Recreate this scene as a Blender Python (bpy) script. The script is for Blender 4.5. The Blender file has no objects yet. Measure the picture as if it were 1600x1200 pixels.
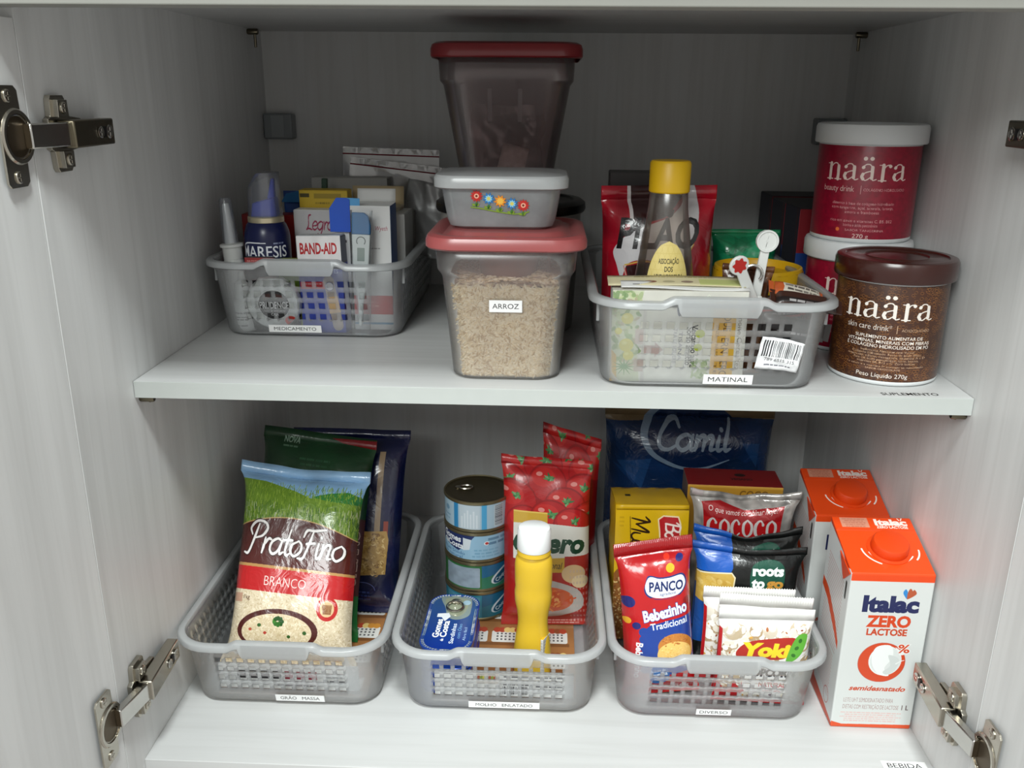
import bpy, bmesh, math, random
import numpy as np
from mathutils import Vector, Matrix, Euler

# ---------------------------------------------------------------- camera, world, lights
SC = bpy.context.scene
S = 0.01                      # every length below is in centimetres
COL = SC.collection
PI = math.pi

def make_camera():
    cx, cy, cz = -0.093, -70.028, 23.2605
    pitch, yaw, roll = 0.314365, -0.039359, 0.0084106
    f = Vector((math.sin(yaw)*math.cos(pitch), math.cos(yaw)*math.cos(pitch), -math.sin(pitch)))
    r = f.cross(Vector((0, 0, 1))).normalized()
    u = r.cross(f)
    c, s = math.cos(roll), math.sin(roll)
    r, u = c*r+s*u, c*u-s*r
    cam = bpy.data.cameras.new('camera')
    cam.sensor_fit = 'HORIZONTAL'
    cam.sensor_width = 36.0
    cam.lens = 1385.24/1600*36.0
    cam.clip_start = 0.01
    ob = bpy.data.objects.new('camera', cam)
    m = Matrix((r, u, -f)).transposed().to_4x4()
    m.translation = Vector((cx, cy, cz))*S
    ob.matrix_world = m
    COL.objects.link(ob)
    SC.camera = ob
make_camera()

W = bpy.data.worlds.new('room_light')
SC.world = W
W.use_nodes = True
W.node_tree.nodes['Background'].inputs[0].default_value = (1.0, 0.975, 0.93, 1)
W.node_tree.nodes['Background'].inputs[1].default_value = 0.55

def area(name, loc, target, size, power, col=(1, 1, 1), sy=None):
    l = bpy.data.lights.new(name, 'AREA')
    l.energy = power
    l.color = col
    l.size = size*S
    if sy:
        l.shape = 'RECTANGLE'
        l.size_y = sy*S
    o = bpy.data.objects.new(name, l)
    o.location = Vector(loc)*S
    d = Vector(target)-Vector(loc)
    o.rotation_euler = d.to_track_quat('-Z', 'Y').to_euler()
    COL.objects.link(o)
    return o
area('ceiling_lamp', (8, -95, 172), (0, 0, -6), 32, 42, (0.94, 1.0, 0.985))
area('far_ceiling_lamp', (-72, -238, 160), (0, 0, 0), 120, 72, (0.95, 1.0, 0.98))

SC.view_settings.view_transform = 'Standard'
SC.view_settings.look = 'None'
SC.view_settings.exposure = 0.0
SC.view_settings.gamma = 1.0
SC.view_settings.use_curve_mapping = False
SC.cycles.max_bounces = 10
SC.cycles.transparent_max_bounces = 24
SC.cycles.diffuse_bounces = 5
SC.cycles.glossy_bounces = 3
SC.cycles.transmission_bounces = 6
SC.cycles.caustics_reflective = False
SC.cycles.caustics_refractive = False
SC.cycles.use_denoising = True
rng = random.Random(7)
nrng = np.random.default_rng(11)

# ---------------------------------------------------------------- colours and materials
def hx(c):
    if isinstance(c, str):
        c = c.lstrip('#')
        return tuple(int(c[i:i+2], 16)/255 for i in (0, 2, 4))
    return tuple(c)
def lin(c):
    return tuple((x/12.92 if x <= 0.04045 else ((x+0.055)/1.055)**2.4) for x in hx(c))
_mc = {}
def M(col, rough=0.5, metal=0.0, spec=0.5, noise=0.06, bump=0.0, bscale=60.0, coat=0.0, key=None):
    k = (col if isinstance(col, str) else tuple(col), rough, metal, spec, noise, bump, bscale, coat, key)
    if k in _mc:
        return _mc[k]
    m = bpy.data.materials.new('surface')
    m.use_nodes = True
    nt = m.node_tree
    p = nt.nodes['Principled BSDF']
    L = lin(col)
    p.inputs['Roughness'].default_value = rough
    p.inputs['Metallic'].default_value = metal
    p.inputs['Specular IOR Level'].default_value = spec
    p.inputs['Coat Weight'].default_value = coat
    p.inputs['Coat Roughness'].default_value = 0.15
    tc = nt.nodes.new('ShaderNodeTexCoord')
    n = nt.nodes.new('ShaderNodeTexNoise')
    n.inputs['Scale'].default_value = bscale
    n.inputs['Detail'].default_value = 3
    nt.links.new(tc.outputs['Object'], n.inputs['Vector'])
    mx = nt.nodes.new('ShaderNodeMix')
    mx.data_type = 'RGBA'
    mx.inputs['A'].default_value = tuple(max(0, c*(1-noise)) for c in L)+(1,)
    mx.inputs['B'].default_value = tuple(min(1, c*(1+noise)) for c in L)+(1,)
    nt.links.new(n.outputs['Fac'], mx.inputs['Factor'])
    nt.links.new(mx.outputs['Result'], p.inputs['Base Color'])
    if bump:
        b = nt.nodes.new('ShaderNodeBump')
        b.inputs['Strength'].default_value = bump
        b.inputs['Distance'].default_value = 0.002
        nt.links.new(n.outputs['Fac'], b.inputs['Height'])
        nt.links.new(b.outputs['Normal'], p.inputs['Normal'])
    _mc[k] = m
    return m

def wood(axis, k0=(0.60, 0.605, 0.60, 1), k1=0.66):
    """pale grey laminate with long streaks along one axis (object space)"""
    m = bpy.data.materials.new('grey_wood_laminate')
    m.use_nodes = True
    nt = m.node_tree
    p = nt.nodes['Principled BSDF']
    p.inputs['Roughness'].default_value = 0.42
    p.inputs['Specular IOR Level'].default_value = 0.35
    tc = nt.nodes.new('ShaderNodeTexCoord')
    outs = []
    for sc, det, k in ((1.0, 4, 26), (1.0, 6, 110)):
        mp = nt.nodes.new('ShaderNodeMapping')
        v = [k, k, k]
        v[axis] = k*0.045
        mp.inputs['Scale'].default_value = v
        nt.links.new(tc.outputs['Object'], mp.inputs['Vector'])
        n = nt.nodes.new('ShaderNodeTexNoise')
        n.inputs['Scale'].default_value = sc
        n.inputs['Detail'].default_value = det
        n.inputs['Distortion'].default_value = 0.6
        nt.links.new(mp.outputs[0], n.inputs['Vector'])
        outs.append(n)
    r = nt.nodes.new('ShaderNodeValToRGB')
    r.color_ramp.elements[0].position = 0.30
    r.color_ramp.elements[0].color = k0
    r.color_ramp.elements[1].position = 0.62
    r.color_ramp.elements[1].color = (k1, k1*1.01, k1*1.005, 1)
    nt.links.new(outs[0].outputs['Fac'], r.inputs[0])
    r2 = nt.nodes.new('ShaderNodeValToRGB')
    r2.color_ramp.elements[0].position = 0.36
    r2.color_ramp.elements[0].color = (0.86, 0.855, 0.85, 1)
    r2.color_ramp.elements[1].position = 0.55
    r2.color_ramp.elements[1].color = (1, 1, 1, 1)
    nt.links.new(outs[1].outputs['Fac'], r2.inputs[0])
    mx = nt.nodes.new('ShaderNodeMix')
    mx.data_type = 'RGBA'
    mx.blend_type = 'MULTIPLY'
    mx.inputs['Factor'].default_value = 0.38
    nt.links.new(r.outputs[0], mx.inputs['A'])
    nt.links.new(r2.outputs[0], mx.inputs['B'])
    nt.links.new(mx.outputs['Result'], p.inputs['Base Color'])
    b = nt.nodes.new('ShaderNodeBump')
    b.inputs['Strength'].default_value = 0.08
    b.inputs['Distance'].default_value = 0.001
    nt.links.new(outs[1].outputs['Fac'], b.inputs['Height'])
    nt.links.new(b.outputs['Normal'], p.inputs['Normal'])
    return m
WOOD_X, WOOD_Z, WOOD_B = wood(0, (0.52, 0.525, 0.52, 1), 0.56), wood(2, k1=0.70), wood(2, (0.60, 0.60, 0.585, 1), 0.62)

def frosted(name, tint, clear, body=None, rough=0.25, gloss=0.10, speck=0.0):
    """milky see-through plastic: part transparent, part diffuse / translucent, a little gloss"""
    m = bpy.data.materials.new(name)
    m.use_nodes = True
    nt = m.node_tree
    nt.nodes.remove(nt.nodes['Principled BSDF'])
    out = nt.nodes['Material Output']
    T = nt.nodes.new('ShaderNodeBsdfTransparent')
    T.inputs[0].default_value = lin(tint)+(1,)
    D = nt.nodes.new('ShaderNodeBsdfDiffuse')
    R = nt.nodes.new('ShaderNodeBsdfTranslucent')
    bc = lin(body or tint)+(1,)
    D.inputs[0].default_value = bc
    R.inputs[0].default_value = bc
    a = nt.nodes.new('ShaderNodeMixShader')
    a.inputs[0].default_value = 0.55
    nt.links.new(D.outputs[0], a.inputs[1])
    nt.links.new(R.outputs[0], a.inputs[2])
    b = nt.nodes.new('ShaderNodeMixShader')
    tc = nt.nodes.new('ShaderNodeTexCoord')
    n = nt.nodes.new('ShaderNodeTexNoise')
    n.inputs['Scale'].default_value = 35
    n.inputs['Detail'].default_value = 4
    nt.links.new(tc.outputs['Object'], n.inputs['Vector'])
    mr = nt.nodes.new('ShaderNodeMapRange')
    mr.inputs['From Min'].default_value = 0.3
    mr.inputs['From Max'].default_value = 0.7
    mr.inputs['To Min'].default_value = clear-speck-0.03
    mr.inputs['To Max'].default_value = clear+speck+0.03
    nt.links.new(n.outputs['Fac'], mr.inputs['Value'])
    nt.links.new(mr.outputs[0], b.inputs[0])
    nt.links.new(a.outputs[0], b.inputs[1])
    nt.links.new(T.outputs[0], b.inputs[2])
    g = nt.nodes.new('ShaderNodeBsdfGlossy')
    g.inputs['Roughness'].default_value = rough
    fr = nt.nodes.new('ShaderNodeFresnel')
    fr.inputs['IOR'].default_value = 1.35
    mu = nt.nodes.new('ShaderNodeMath')
    mu.operation = 'MULTIPLY_ADD'
    mu.inputs[1].default_value = 0.8
    mu.inputs[2].default_value = gloss*0.15
    nt.links.new(fr.outputs[0], mu.inputs[0])
    c = nt.nodes.new('ShaderNodeMixShader')
    nt.links.new(mu.outputs[0], c.inputs[0])
    nt.links.new(b.outputs[0], c.inputs[1])
    nt.links.new(g.outputs[0], c.inputs[2])
    nt.links.new(c.outputs[0], out.inputs['Surface'])
    return m

# ---------------------------------------------------------------- meshes and objects
class MB:
    def __init__(s):
        s.v, s.f, s.uv, s.mi = [], [], [], []
    def add(s, verts, faces, uvs=None, mi=0):
        o = len(s.v)
        s.v.extend([tuple(map(float, p)) for p in verts])
        for i, f in enumerate(faces):
            s.f.append([o+j for j in f])
            s.uv.append(uvs[i] if uvs is not None else None)
            s.mi.append(mi if isinstance(mi, int) else mi[i])
        return s
    def xf(s, fn, start=0):
        s.v[start:] = [tuple(fn(*p)) for p in s.v[start:]]
        return s

_names = {}
def obj(name, mb, mats, parent=None, smooth=True, loc=None, rot=None, bev=0, seg=2, solid=0, sub=0, angle=38, label=None):
    me = bpy.data.meshes.new(name)
    me.from_pydata([(x*S, y*S, z*S) for x, y, z in mb.v], [], mb.f)
    if not isinstance(mats, (list, tuple)):
        mats = [mats]
    for m in mats:
        me.materials.append(m)
    me.polygons.foreach_set('material_index', mb.mi)
    if any(u is not None for u in mb.uv):
        ul = me.uv_layers.new(name='UVMap')
        flat = []
        for f, u in zip(mb.f, mb.uv):
            if u is None:
                flat.extend([0.5, 0.5]*len(f))
            else:
                for a in u:
                    flat.extend((float(a[0]), float(a[1])))
        ul.data.foreach_set('uv', flat)
    me.update()
    bm = bmesh.new()
    bm.from_mesh(me)
    bmesh.ops.remove_doubles(bm, verts=bm.verts, dist=1e-6)
    bm.to_mesh(me)
    bm.free()
    if smooth:
        me.polygons.foreach_set('use_smooth', [True]*len(me.polygons))
        try:
            me.set_sharp_from_angle(angle=math.radians(angle))
        except Exception:
            pass
    o = bpy.data.objects.new(name, me)
    COL.objects.link(o)
    if parent is not None:
        o.parent = parent
    if loc is not None:
        o.location = Vector(loc)*S
    if rot is not None:
        o.rotation_euler = rot
    if solid:
        md = o.modifiers.new('thickness', 'SOLIDIFY')
        md.thickness = solid*S
        md.offset = 0
    if bev:
        md = o.modifiers.new('edges', 'BEVEL')
        md.width = bev*S
        md.segments = seg
        md.limit_method = 'ANGLE'
        md.angle_limit = math.radians(35)
    if sub:
        md = o.modifiers.new('smooth', 'SUBSURF')
        md.levels = sub
        md.render_levels = sub
    if label:
        o['label'] = label
    return o

def tag(o, label, cat, group=None, kind=None):
    o['label'] = label
    o['category'] = cat
    if group:
        o['group'] = group
    if kind:
        o['kind'] = kind
    return o
def thing(name, label, cat, loc=(0, 0, 0), rot=(0, 0, 0), group=None):
    o = bpy.data.objects.new(name, None)
    o.empty_display_size = 0.02
    COL.objects.link(o)
    o.location = Vector(loc)*S
    o.rotation_euler = rot
    return tag(o, label, cat, group)
def dup(root, loc=None, rot=None, label=None, group=None):
    r = root.copy()
    COL.objects.link(r)
    if loc is not None:
        r.location = Vector(loc)*S
    if rot is not None:
        r.rotation_euler = rot
    if label:
        r['label'] = label
    if group:
        r['group'] = group
    for ch in list(root.children):
        c = ch.copy()
        COL.objects.link(c)
        c.parent = r
        for g in list(ch.children):
            d = g.copy()
            COL.objects.link(d)
            d.parent = c
    return r

BOXF = {'front': (0, 1, 5, 4), 'right': (1, 2, 6, 5), 'back': (2, 3, 7, 6), 'left': (3, 0, 4, 7), 'top': (4, 5, 6, 7), 'bottom': (3, 2, 1, 0)}
def box(mb, x0, x1, y0, y1, z0, z1, mi=0, faces=None):
    """mi: index or dict face -> material index"""
    v = [(x0, y0, z0), (x1, y0, z0), (x1, y1, z0), (x0, y1, z0), (x0, y0, z1), (x1, y0, z1), (x1, y1, z1), (x0, y1, z1)]
    ns = faces or list(BOXF)
    fs = [BOXF[n] for n in ns]
    uv = [((0, 0), (1, 0), (1, 1), (0, 1))]*len(fs)
    ms = [(mi.get(n, 0) if isinstance(mi, dict) else mi) for n in ns]
    return mb.add(v, fs, uv, ms)
def hexa(mb, v, mi=0):
    """8 corner points in box order"""
    ns = list(BOXF)
    return mb.add(v, [BOXF[n] for n in ns], [((0, 0), (1, 0), (1, 1), (0, 1))]*6, [(mi.get(n, 0) if isinstance(mi, dict) else mi) for n in ns])

def lathe(mb, prof, n=48, mi=0, cx=0, cy=0, cz=0, cap0=True, cap1=True, v0=None, v1=None, sx=1, sy=1):
    """profile [(r, z)] about z; u = .5 faces the front (-y); v runs from v0 to v1 in z"""
    zs = [p[1] for p in prof]
    v0 = min(zs) if v0 is None else v0
    v1 = max(zs) if v1 is None else v1
    V = []
    for r, z in prof:
        for i in range(n+1):
            a = -PI/2+2*PI*(i/n-0.5)
            V.append((cx+sx*r*math.cos(a), cy+sy*r*math.sin(a), cz+z))
    F, U, I = [], [], []
    for j in range(len(prof)-1):
        for i in range(n):
            a = j*(n+1)+i
            F.append((a, a+1, a+n+2, a+n+1))
            t0, t1 = (zs[j]-v0)/(v1-v0+1e-9), (zs[j+1]-v0)/(v1-v0+1e-9)
            U.append(((i/n, t0), ((i+1)/n, t0), ((i+1)/n, t1), (i/n, t1)))
            I.append(mi[j] if isinstance(mi, (list, tuple)) else mi)
    m0 = mi[0] if isinstance(mi, (list, tuple)) else mi
    m1 = mi[-1] if isinstance(mi, (list, tuple)) else mi
    if cap0 and prof[0][0] > 1e-4:
        F.append(tuple(reversed(range(n))))
        U.append(tuple((0.5+0.5*math.cos(2*PI*i/n), 0.5+0.5*math.sin(2*PI*i/n)) for i in reversed(range(n))))
        I.append(m0)
    if cap1 and prof[-1][0] > 1e-4:
        o = (len(prof)-1)*(n+1)
        F.append(tuple(o+i for i in range(n)))
        U.append(tuple((0.5-0.5*math.sin(2*PI*i/n), 0.5-0.5*math.cos(2*PI*i/n)) for i in range(n)))
        I.append(m1)
    return mb.add(V, F, U, I)

def rrect(hx_, hy_, r, n=6):
    """rounded rectangle loop, counter clockwise from the right end of the front side"""
    r = min(r, hx_-1e-3, hy_-1e-3)
    P = []
    for (sx, sy, a0) in ((1, -1, -PI/2), (1, 1, 0), (-1, 1, PI/2), (-1, -1, PI)):
        for i in range(n+1):
            a = a0+PI/2*i/n
            P.append((sx*(hx_-r)+r*math.cos(a), sy*(hy_-r)+r*math.sin(a)))
    return P
def loft(mb, secs, n=6, mi=0, cap0=True, cap1=True, cx=0, cy=0, rev=False):
    """secs [(hx, hy, r, z)]"""
    V = []
    for (a, b, r, z) in secs:
        V += [(cx+x, cy+y, z) for x, y in rrect(a, b, r, n)]
    k = 4*(n+1)
    F, U = [], []
    for j in range(len(secs)-1):
        for i in range(k):
            a, b = j*k+i, j*k+(i+1) % k
            F.append((a, b, b+k, a+k))
            U.append(((0, 0), (1, 0), (1, 1), (0, 1)))
    if cap0:
        F.append(tuple(reversed(range(k))))
        U.append(tuple((0.5+V[i][0]/40, 0.5+V[i][1]/40) for i in reversed(range(k))))
    if cap1:
        o = (len(secs)-1)*k
        F.append(tuple(o+i for i in range(k)))
        hx1, hy1 = secs[-1][0], secs[-1][1]
        U.append(tuple((0.5+(V[o+i][0]-cx)/(2*hx1), 0.5+(V[o+i][1]-cy)/(2*hy1)) for i in range(k)))
    if rev:
        F = [tuple(reversed(f)) for f in F]
        U = [tuple(reversed(u)) for u in U]
    return mb.add(V, F, U, mi)
def prism(mb, pts, d0, d1, plane='xz', mi=0):
    """extrude a 2-D polygon: plane xz (depth along y), xy (depth z) or yz (depth x)"""
    n = len(pts)
    def P(a, b, d):
        return (a, d, b) if plane == 'xz' else ((a, b, d) if plane == 'xy' else (d, a, b))
    V = [P(a, b, d0) for a, b in pts]+[P(a, b, d1) for a, b in pts]
    xs = [a for a, b in pts]
    ys = [b for a, b in pts]
    w, h = max(xs)-min(xs), max(ys)-min(ys)
    uvp = [((a-min(xs))/w, (b-min(ys))/h) for a, b in pts]
    F = [tuple(range(n)), tuple(reversed(range(n, 2*n)))]
    U = [tuple(uvp), tuple(reversed(uvp))]
    for i in range(n):
        j = (i+1) % n
        F.append((i, i+n, j+n, j))
        U.append((uvp[i], uvp[i], uvp[j], uvp[j]))
    return mb.add(V, F, U, mi)
def tube(mb, path, r, n=8, mi=0, closed=False):
    P = [Vector(p) for p in path]
    m = len(P)
    V, F = [], []
    up = None
    for i in range(m):
        t = (P[(i+1) % m]-P[i-1]) if (closed or 0 < i < m-1) else (P[1]-P[0] if i == 0 else P[-1]-P[-2])
        t.normalize()
        if up is None:
            up = Vector((0, 0, 1)) if abs(t.z) < 0.9 else Vector((1, 0, 0))
        a = t.cross(up)
        if a.length < 1e-4:
            a = t.cross(Vector((0.3, 1, 0.2)))
        a.normalize()
        b = a.cross(t).normalized()
        up = b
        rr = r[i] if isinstance(r, (list, tuple)) else r
        for k in range(n):
            w = 2*PI*k/n
            V.append(P[i]+a*(rr*math.cos(w))+b*(rr*math.sin(w)))
    for i in range(m if closed else m-1):
        for k in range(n):
            j = (i+1) % m
            F.append((i*n+k, j*n+k, j*n+(k+1) % n, i*n+(k+1) % n))
    if not closed:
        F.append(tuple(range(n)))
        F.append(tuple(reversed(range((m-1)*n, m*n))))
    return mb.add(V, F, None, mi)
def grid(mb, fn, nu, nv, mi=0, flip=False):
    """fn(u, v) -> point"""
    V = [fn(i/nu, j/nv) for j in range(nv+1) for i in range(nu+1)]
    F, U = [], []
    for j in range(nv):
        for i in range(nu):
            a = j*(nu+1)+i
            q = (a, a+1, a+nu+2, a+nu+1)
            w = ((i/nu, j/nv), ((i+1)/nu, j/nv), ((i+1)/nu, (j+1)/nv), (i/nu, (j+1)/nv))
            if flip:
                q, w = tuple(reversed(q)), tuple(reversed(w))
            F.append(q)
            U.append(w)
    return mb.add(V, F, U, mi)
def screw_head(mb, c, axis, r=0.35, h=0.12, mi=0):
    """a cross-head screw: dished disc and two slots; axis 'x+' or 'x-' or 'z-'"""
    m = MB()
    lathe(m, [(r, 0), (r, h*0.6), (r*0.8, h), (r*0.55, h*0.95)], 20)
    box(m, -r*0.62, r*0.62, -r*0.11, r*0.11, h*0.9, h*1.15)
    box(m, -r*0.11, r*0.11, -r*0.62, r*0.62, h*0.9, h*1.15)
    q = {'x+': lambda x, y, z: (z, x, y), 'x-': lambda x, y, z: (-z, -x, y), 'z-': lambda x, y, z: (x, -y, -z), 'y-': lambda x, y, z: (x, -z, y)}[axis]
    mb.add([tuple(a+b for a, b in zip(q(*p), c)) for p in m.v], m.f, m.uv, mi)
    return mb

# ---------------------------------------------------------------- printed surfaces, drawn in memory
_tc = {}
def text_tris(s, bold=0.0):
    k = (s, bold)
    if k in _tc:
        return _tc[k]
    cu = bpy.data.curves.new('lettering', 'FONT')
    cu.body = s
    cu.size = 1.0
    cu.resolution_u = 3
    cu.offset = bold
    cu.fill_mode = 'FRONT'
    o = bpy.data.objects.new('lettering', cu)
    COL.objects.link(o)
    dg = bpy.context.evaluated_depsgraph_get()
    me = o.evaluated_get(dg).to_mesh()
    v = np.empty(len(me.vertices)*3, np.float32)
    me.vertices.foreach_get('co', v)
    v = v.reshape(-1, 3)[:, :2].copy()
    me.calc_loop_triangles()
    t = np.empty(len(me.loop_triangles)*3, np.int32)
    me.loop_triangles.foreach_get('vertices', t)
    o.evaluated_get(dg).to_mesh_clear()
    bpy.data.objects.remove(o)
    bpy.data.curves.remove(cu)
    _tc[k] = (v, t.reshape(-1, 3))
    return _tc[k]
_H = text_tris('H')[0]
CAP = float(_H[:, 1].max()-_H[:, 1].min())

def crom(pts, closed=False, n=10):
    P = [np.array(p, float) for p in pts]
    if len(P) < 3:
        return np.array(P)
    if closed:
        Q = [P[-1]]+P+[P[0], P[1]]
    else:
        Q = [2*P[0]-P[1]]+P+[2*P[-1]-P[-2]]
    out = []
    for i in range(1, len(Q)-2):
        a, b, c, d = Q[i-1:i+3]
        for t in np.linspace(0, 1, n, endpoint=False):
            out.append(0.5*((2*b)+(c-a)*t+(2*a-5*b+4*c-d)*t*t+(3*b-a-3*c+d)*t**3))
    if not closed:
        out.append(P[-1])
    return np.array(out)

def vnoise(H, W_, cell, seed=0, octaves=1):
    g = np.random.default_rng(seed)
    tot = np.zeros((H, W_), np.float32)
    amp = 1.0
    s = 0
    for o in range(octaves):
        c = max(2.0, cell/2**o)
        gh, gw = int(H/c)+3, int(W_/c)+3
        a = g.random((gh, gw)).astype(np.float32)
        y = np.arange(H)/c
        x = np.arange(W_)/c
        y0, x0 = y.astype(int), x.astype(int)
        fy, fx = (y-y0)[:, None], (x-x0)[None, :]
        fy, fx = fy*fy*(3-2*fy), fx*fx*(3-2*fx)
        A = a[y0][:, x0]*(1-fx)+a[y0][:, x0+1]*fx
        B = a[y0+1][:, x0]*(1-fx)+a[y0+1][:, x0+1]*fx
        tot += amp*(A*(1-fy)+B*fy)
        s += amp
        amp *= 0.5
    return tot/s

class Cv:
    """a small painter; units w x h, origin top left, k pixels per unit"""
    def __init__(s, w, h, col='ffffff', k=3.0):
        s.w, s.h, s.k = w, h, k
        s.W, s.H = int(w*k), int(h*k)
        s.a = np.empty((s.H, s.W, 3), np.float32)
        s.a[:] = hx(col)
    def _fill(s, P, col, alpha=1.0):
        k = s.k
        P = np.asarray(P, float)*k
        x0, x1 = max(0, int(P[:, 0].min())), min(s.W, int(P[:, 0].max())+2)
        y0, y1 = max(0, int(P[:, 1].min())), min(s.H, int(P[:, 1].max())+2)
        if x1 <= x0 or y1 <= y0:
            return
        xs = np.arange(x0, x1)+0.5
        ins = np.zeros((y1-y0, x1-x0), bool)
        n = len(P)
        for i in range(n):
            (ax, ay), (bx, by) = P[i], P[(i+1) % n]
            if ay == by:
                continue
            if ay > by:
                ax, ay, bx, by = bx, by, ax, ay
            r0, r1 = max(y0, math.ceil(ay-0.5)), min(y1, math.ceil(by-0.5))
            if r1 <= r0:
                continue
            yc = np.arange(r0, r1)+0.5
            xc = ax+(yc-ay)*(bx-ax)/(by-ay)
            ins[r0-y0:r1-y0] ^= xs[None, :] > xc[:, None]
        reg = s.a[y0:y1, x0:x1]
        c = np.array(hx(col), np.float32)
        if alpha >= 1:
            reg[ins] = c
        else:
            reg[ins] = reg[ins]*(1-alpha)+c*alpha
    def poly(s, P, col, alpha=1.0, smooth=False):
        s._fill(crom(P, True, 6) if smooth else P, col, alpha)
        return s
    def rect(s, x0, y0, x1, y1, col, alpha=1.0, r=0):
        if r:
            q = rrect((x1-x0)/2, (y1-y0)/2, r, 5)
            return s.poly([((x0+x1)/2+a, (y0+y1)/2+b) for a, b in q], col, alpha)
        return s.poly([(x0, y0), (x1, y0), (x1, y1), (x0, y1)], col, alpha)
    def ell(s, cx, cy, rx, ry=None, col='000000', alpha=1.0, rot=0.0, n=40):
        ry = rx if ry is None else ry
        c, q = math.cos(rot), math.sin(rot)
        P = []
        for i in range(n):
            a = 2*PI*i/n
            x, y = rx*math.cos(a), ry*math.sin(a)
            P.append((cx+x*c-y*q, cy+x*q+y*c))
        return s.poly(P, col, alpha)
    def ring(s, cx, cy, rx, ry, w, col, a0=0, a1=360):
        return s.line([(cx+rx*math.cos(math.radians(a)), cy+ry*math.sin(math.radians(a))) for a in np.linspace(a0, a1, 60)], w, col, smooth=False)
    def line(s, pts, w, col, alpha=1.0, smooth=True, closed=False):
        """w: a width or widths along the stroke"""
        P = crom(pts, closed, 8) if smooth else np.array(pts, float)
        if closed:
            P = np.vstack([P, P[:1]])
        n = len(P)
        if isinstance(w, (int, float)):
            ws = np.full(n, w, float)
        else:
            ws = np.interp(np.linspace(0, 1, n), np.linspace(0, 1, len(w)), w)
        P = P*s.k
        ws = ws*s.k/2
        c = np.array(hx(col), np.float32)
        m = ws.max()+1
        X0, X1 = max(0, int(P[:, 0].min()-m)), min(s.W, int(P[:, 0].max()+m)+1)
        Y0, Y1 = max(0, int(P[:, 1].min()-m)), min(s.H, int(P[:, 1].max()+m)+1)
        if X1 <= X0 or Y1 <= Y0:
            return s
        mask = np.zeros((Y1-Y0, X1-X0), bool)
        for i in range(n-1):
            a, b = P[i], P[i+1]
            r0, r1 = ws[i], ws[i+1]
            mm = max(r0, r1)+1
            x0, x1 = max(X0, int(min(a[0], b[0])-mm)), min(X1, int(max(a[0], b[0])+mm)+1)
            y0, y1 = max(Y0, int(min(a[1], b[1])-mm)), min(Y1, int(max(a[1], b[1])+mm)+1)
            if x1 <= x0 or y1 <= y0:
                continue
            xx = np.arange(x0, x1)[None, :]+0.5
            yy = np.arange(y0, y1)[:, None]+0.5
            d = b-a
            L = d@d+1e-9
            t = np.clip(((xx-a[0])*d[0]+(yy-a[1])*d[1])/L, 0, 1)
            dist2 = (xx-a[0]-t*d[0])**2+(yy-a[1]-t*d[1])**2
            mask[y0-Y0:y1-Y0, x0-X0:x1-X0] |= dist2 <= (r0+(r1-r0)*t)**2
        reg = s.a[Y0:Y1, X0:X1]
        reg[mask] = c if alpha >= 1 else reg[mask]*(1-alpha)+c*alpha
        return s
    def text(s, t, x, y, h, col, w=None, bold=0.0, shear=0.0, al='c', rot=0.0, sx=1.0, out=None, ow=0.05, arc=0.0):
        """cap height h, baseline at y; fitted to width w; out: outline colour"""
        if out is not None:
            s.text(t, x, y, h, out, w, bold+ow, shear, al, rot, sx, None, 0, arc)
        v, tr = text_tris(t, bold)
        if not len(tr):
            return s
        v0 = text_tris(t, 0.0)[0]
        p = v.astype(float)/CAP*h
        q0 = v0.astype(float)/CAP*h
        xa, xb = q0[:, 0].min(), q0[:, 0].max()
        f = sx if w is None else w/(xb-xa)
        off = {'c': (xa+xb)/2, 'l': xa, 'r': xb}[al]
        X = (p[:, 0]-off)*f+p[:, 1]*shear
        Y = p[:, 1]
        if arc:
            Y = Y-arc*X*X
        c, q = math.cos(rot), math.sin(rot)
        PX = x+X*c+Y*q
        PY = y+X*q-Y*c
        Q = np.stack([PX, PY], 1)
        for a in tr:
            s._fill(Q[a], col)
        return s
    def rows(s, x, y, w, n, dy, h, col, al='c', seed=1, shear=0, alpha=0.85):
        """lines of print too small to read"""
        g = random.Random(seed)
        for i in range(n):
            L = w*g.uniform(0.8, 1.0)
            xx = x-L/2 if al == 'c' else x
            e = xx+L
            while xx < e:
                b = min(e, xx+h*g.uniform(1.2, 4.0))
                s.rect(xx, y+i*dy-h, b, y+i*dy, col, alpha*g.uniform(0.6, 1))
                xx = b+h*0.5
        return s
    def bars(s, x0, y0, x1, y1, seed=1, col='101010', bg='f4f4f4', vertical=True):
        s.rect(x0-1, y0-1, x1+1, y1+1, bg)
        g = random.Random(seed)
        p = x0 if vertical else y0
        e = x1 if vertical else y1
        while p < e:
            w_ = g.choice((0.5, 0.8, 1.2))*(e-(x0 if vertical else y0))/34
            if vertical:
                s.rect(p, y0, min(p+w_, e), y1, col)
            else:
                s.rect(x0, p, x1, min(p+w_, e), col)
            p += w_+g.choice((0.6, 0.9, 1.4))*(e-(x0 if vertical else y0))/34
        return s
    def noise(s, cell, amt, seed=0, box_=None, octaves=2):
        x0, y0, x1, y1 = [int(q*s.k) for q in (box_ or (0, 0, s.w, s.h))]
        x0, y0, x1, y1 = max(x0, 0), max(y0, 0), min(x1, s.W), min(y1, s.H)
        n = vnoise(y1-y0, x1-x0, cell*s.k, seed, octaves)-0.5
        s.a[y0:y1, x0:x1] = np.clip(s.a[y0:y1, x0:x1]*(1+2*amt*n[..., None]), 0, 1)
        return s
    def vgrad(s, y0, y1, c0, c1):
        a, b = max(0, int(y0*s.k)), min(s.H, int(y1*s.k))
        t = np.linspace(0, 1, b-a)[:, None, None]
        s.a[a:b] = np.array(hx(c0))*(1-t)+np.array(hx(c1))*t
        return s
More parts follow.
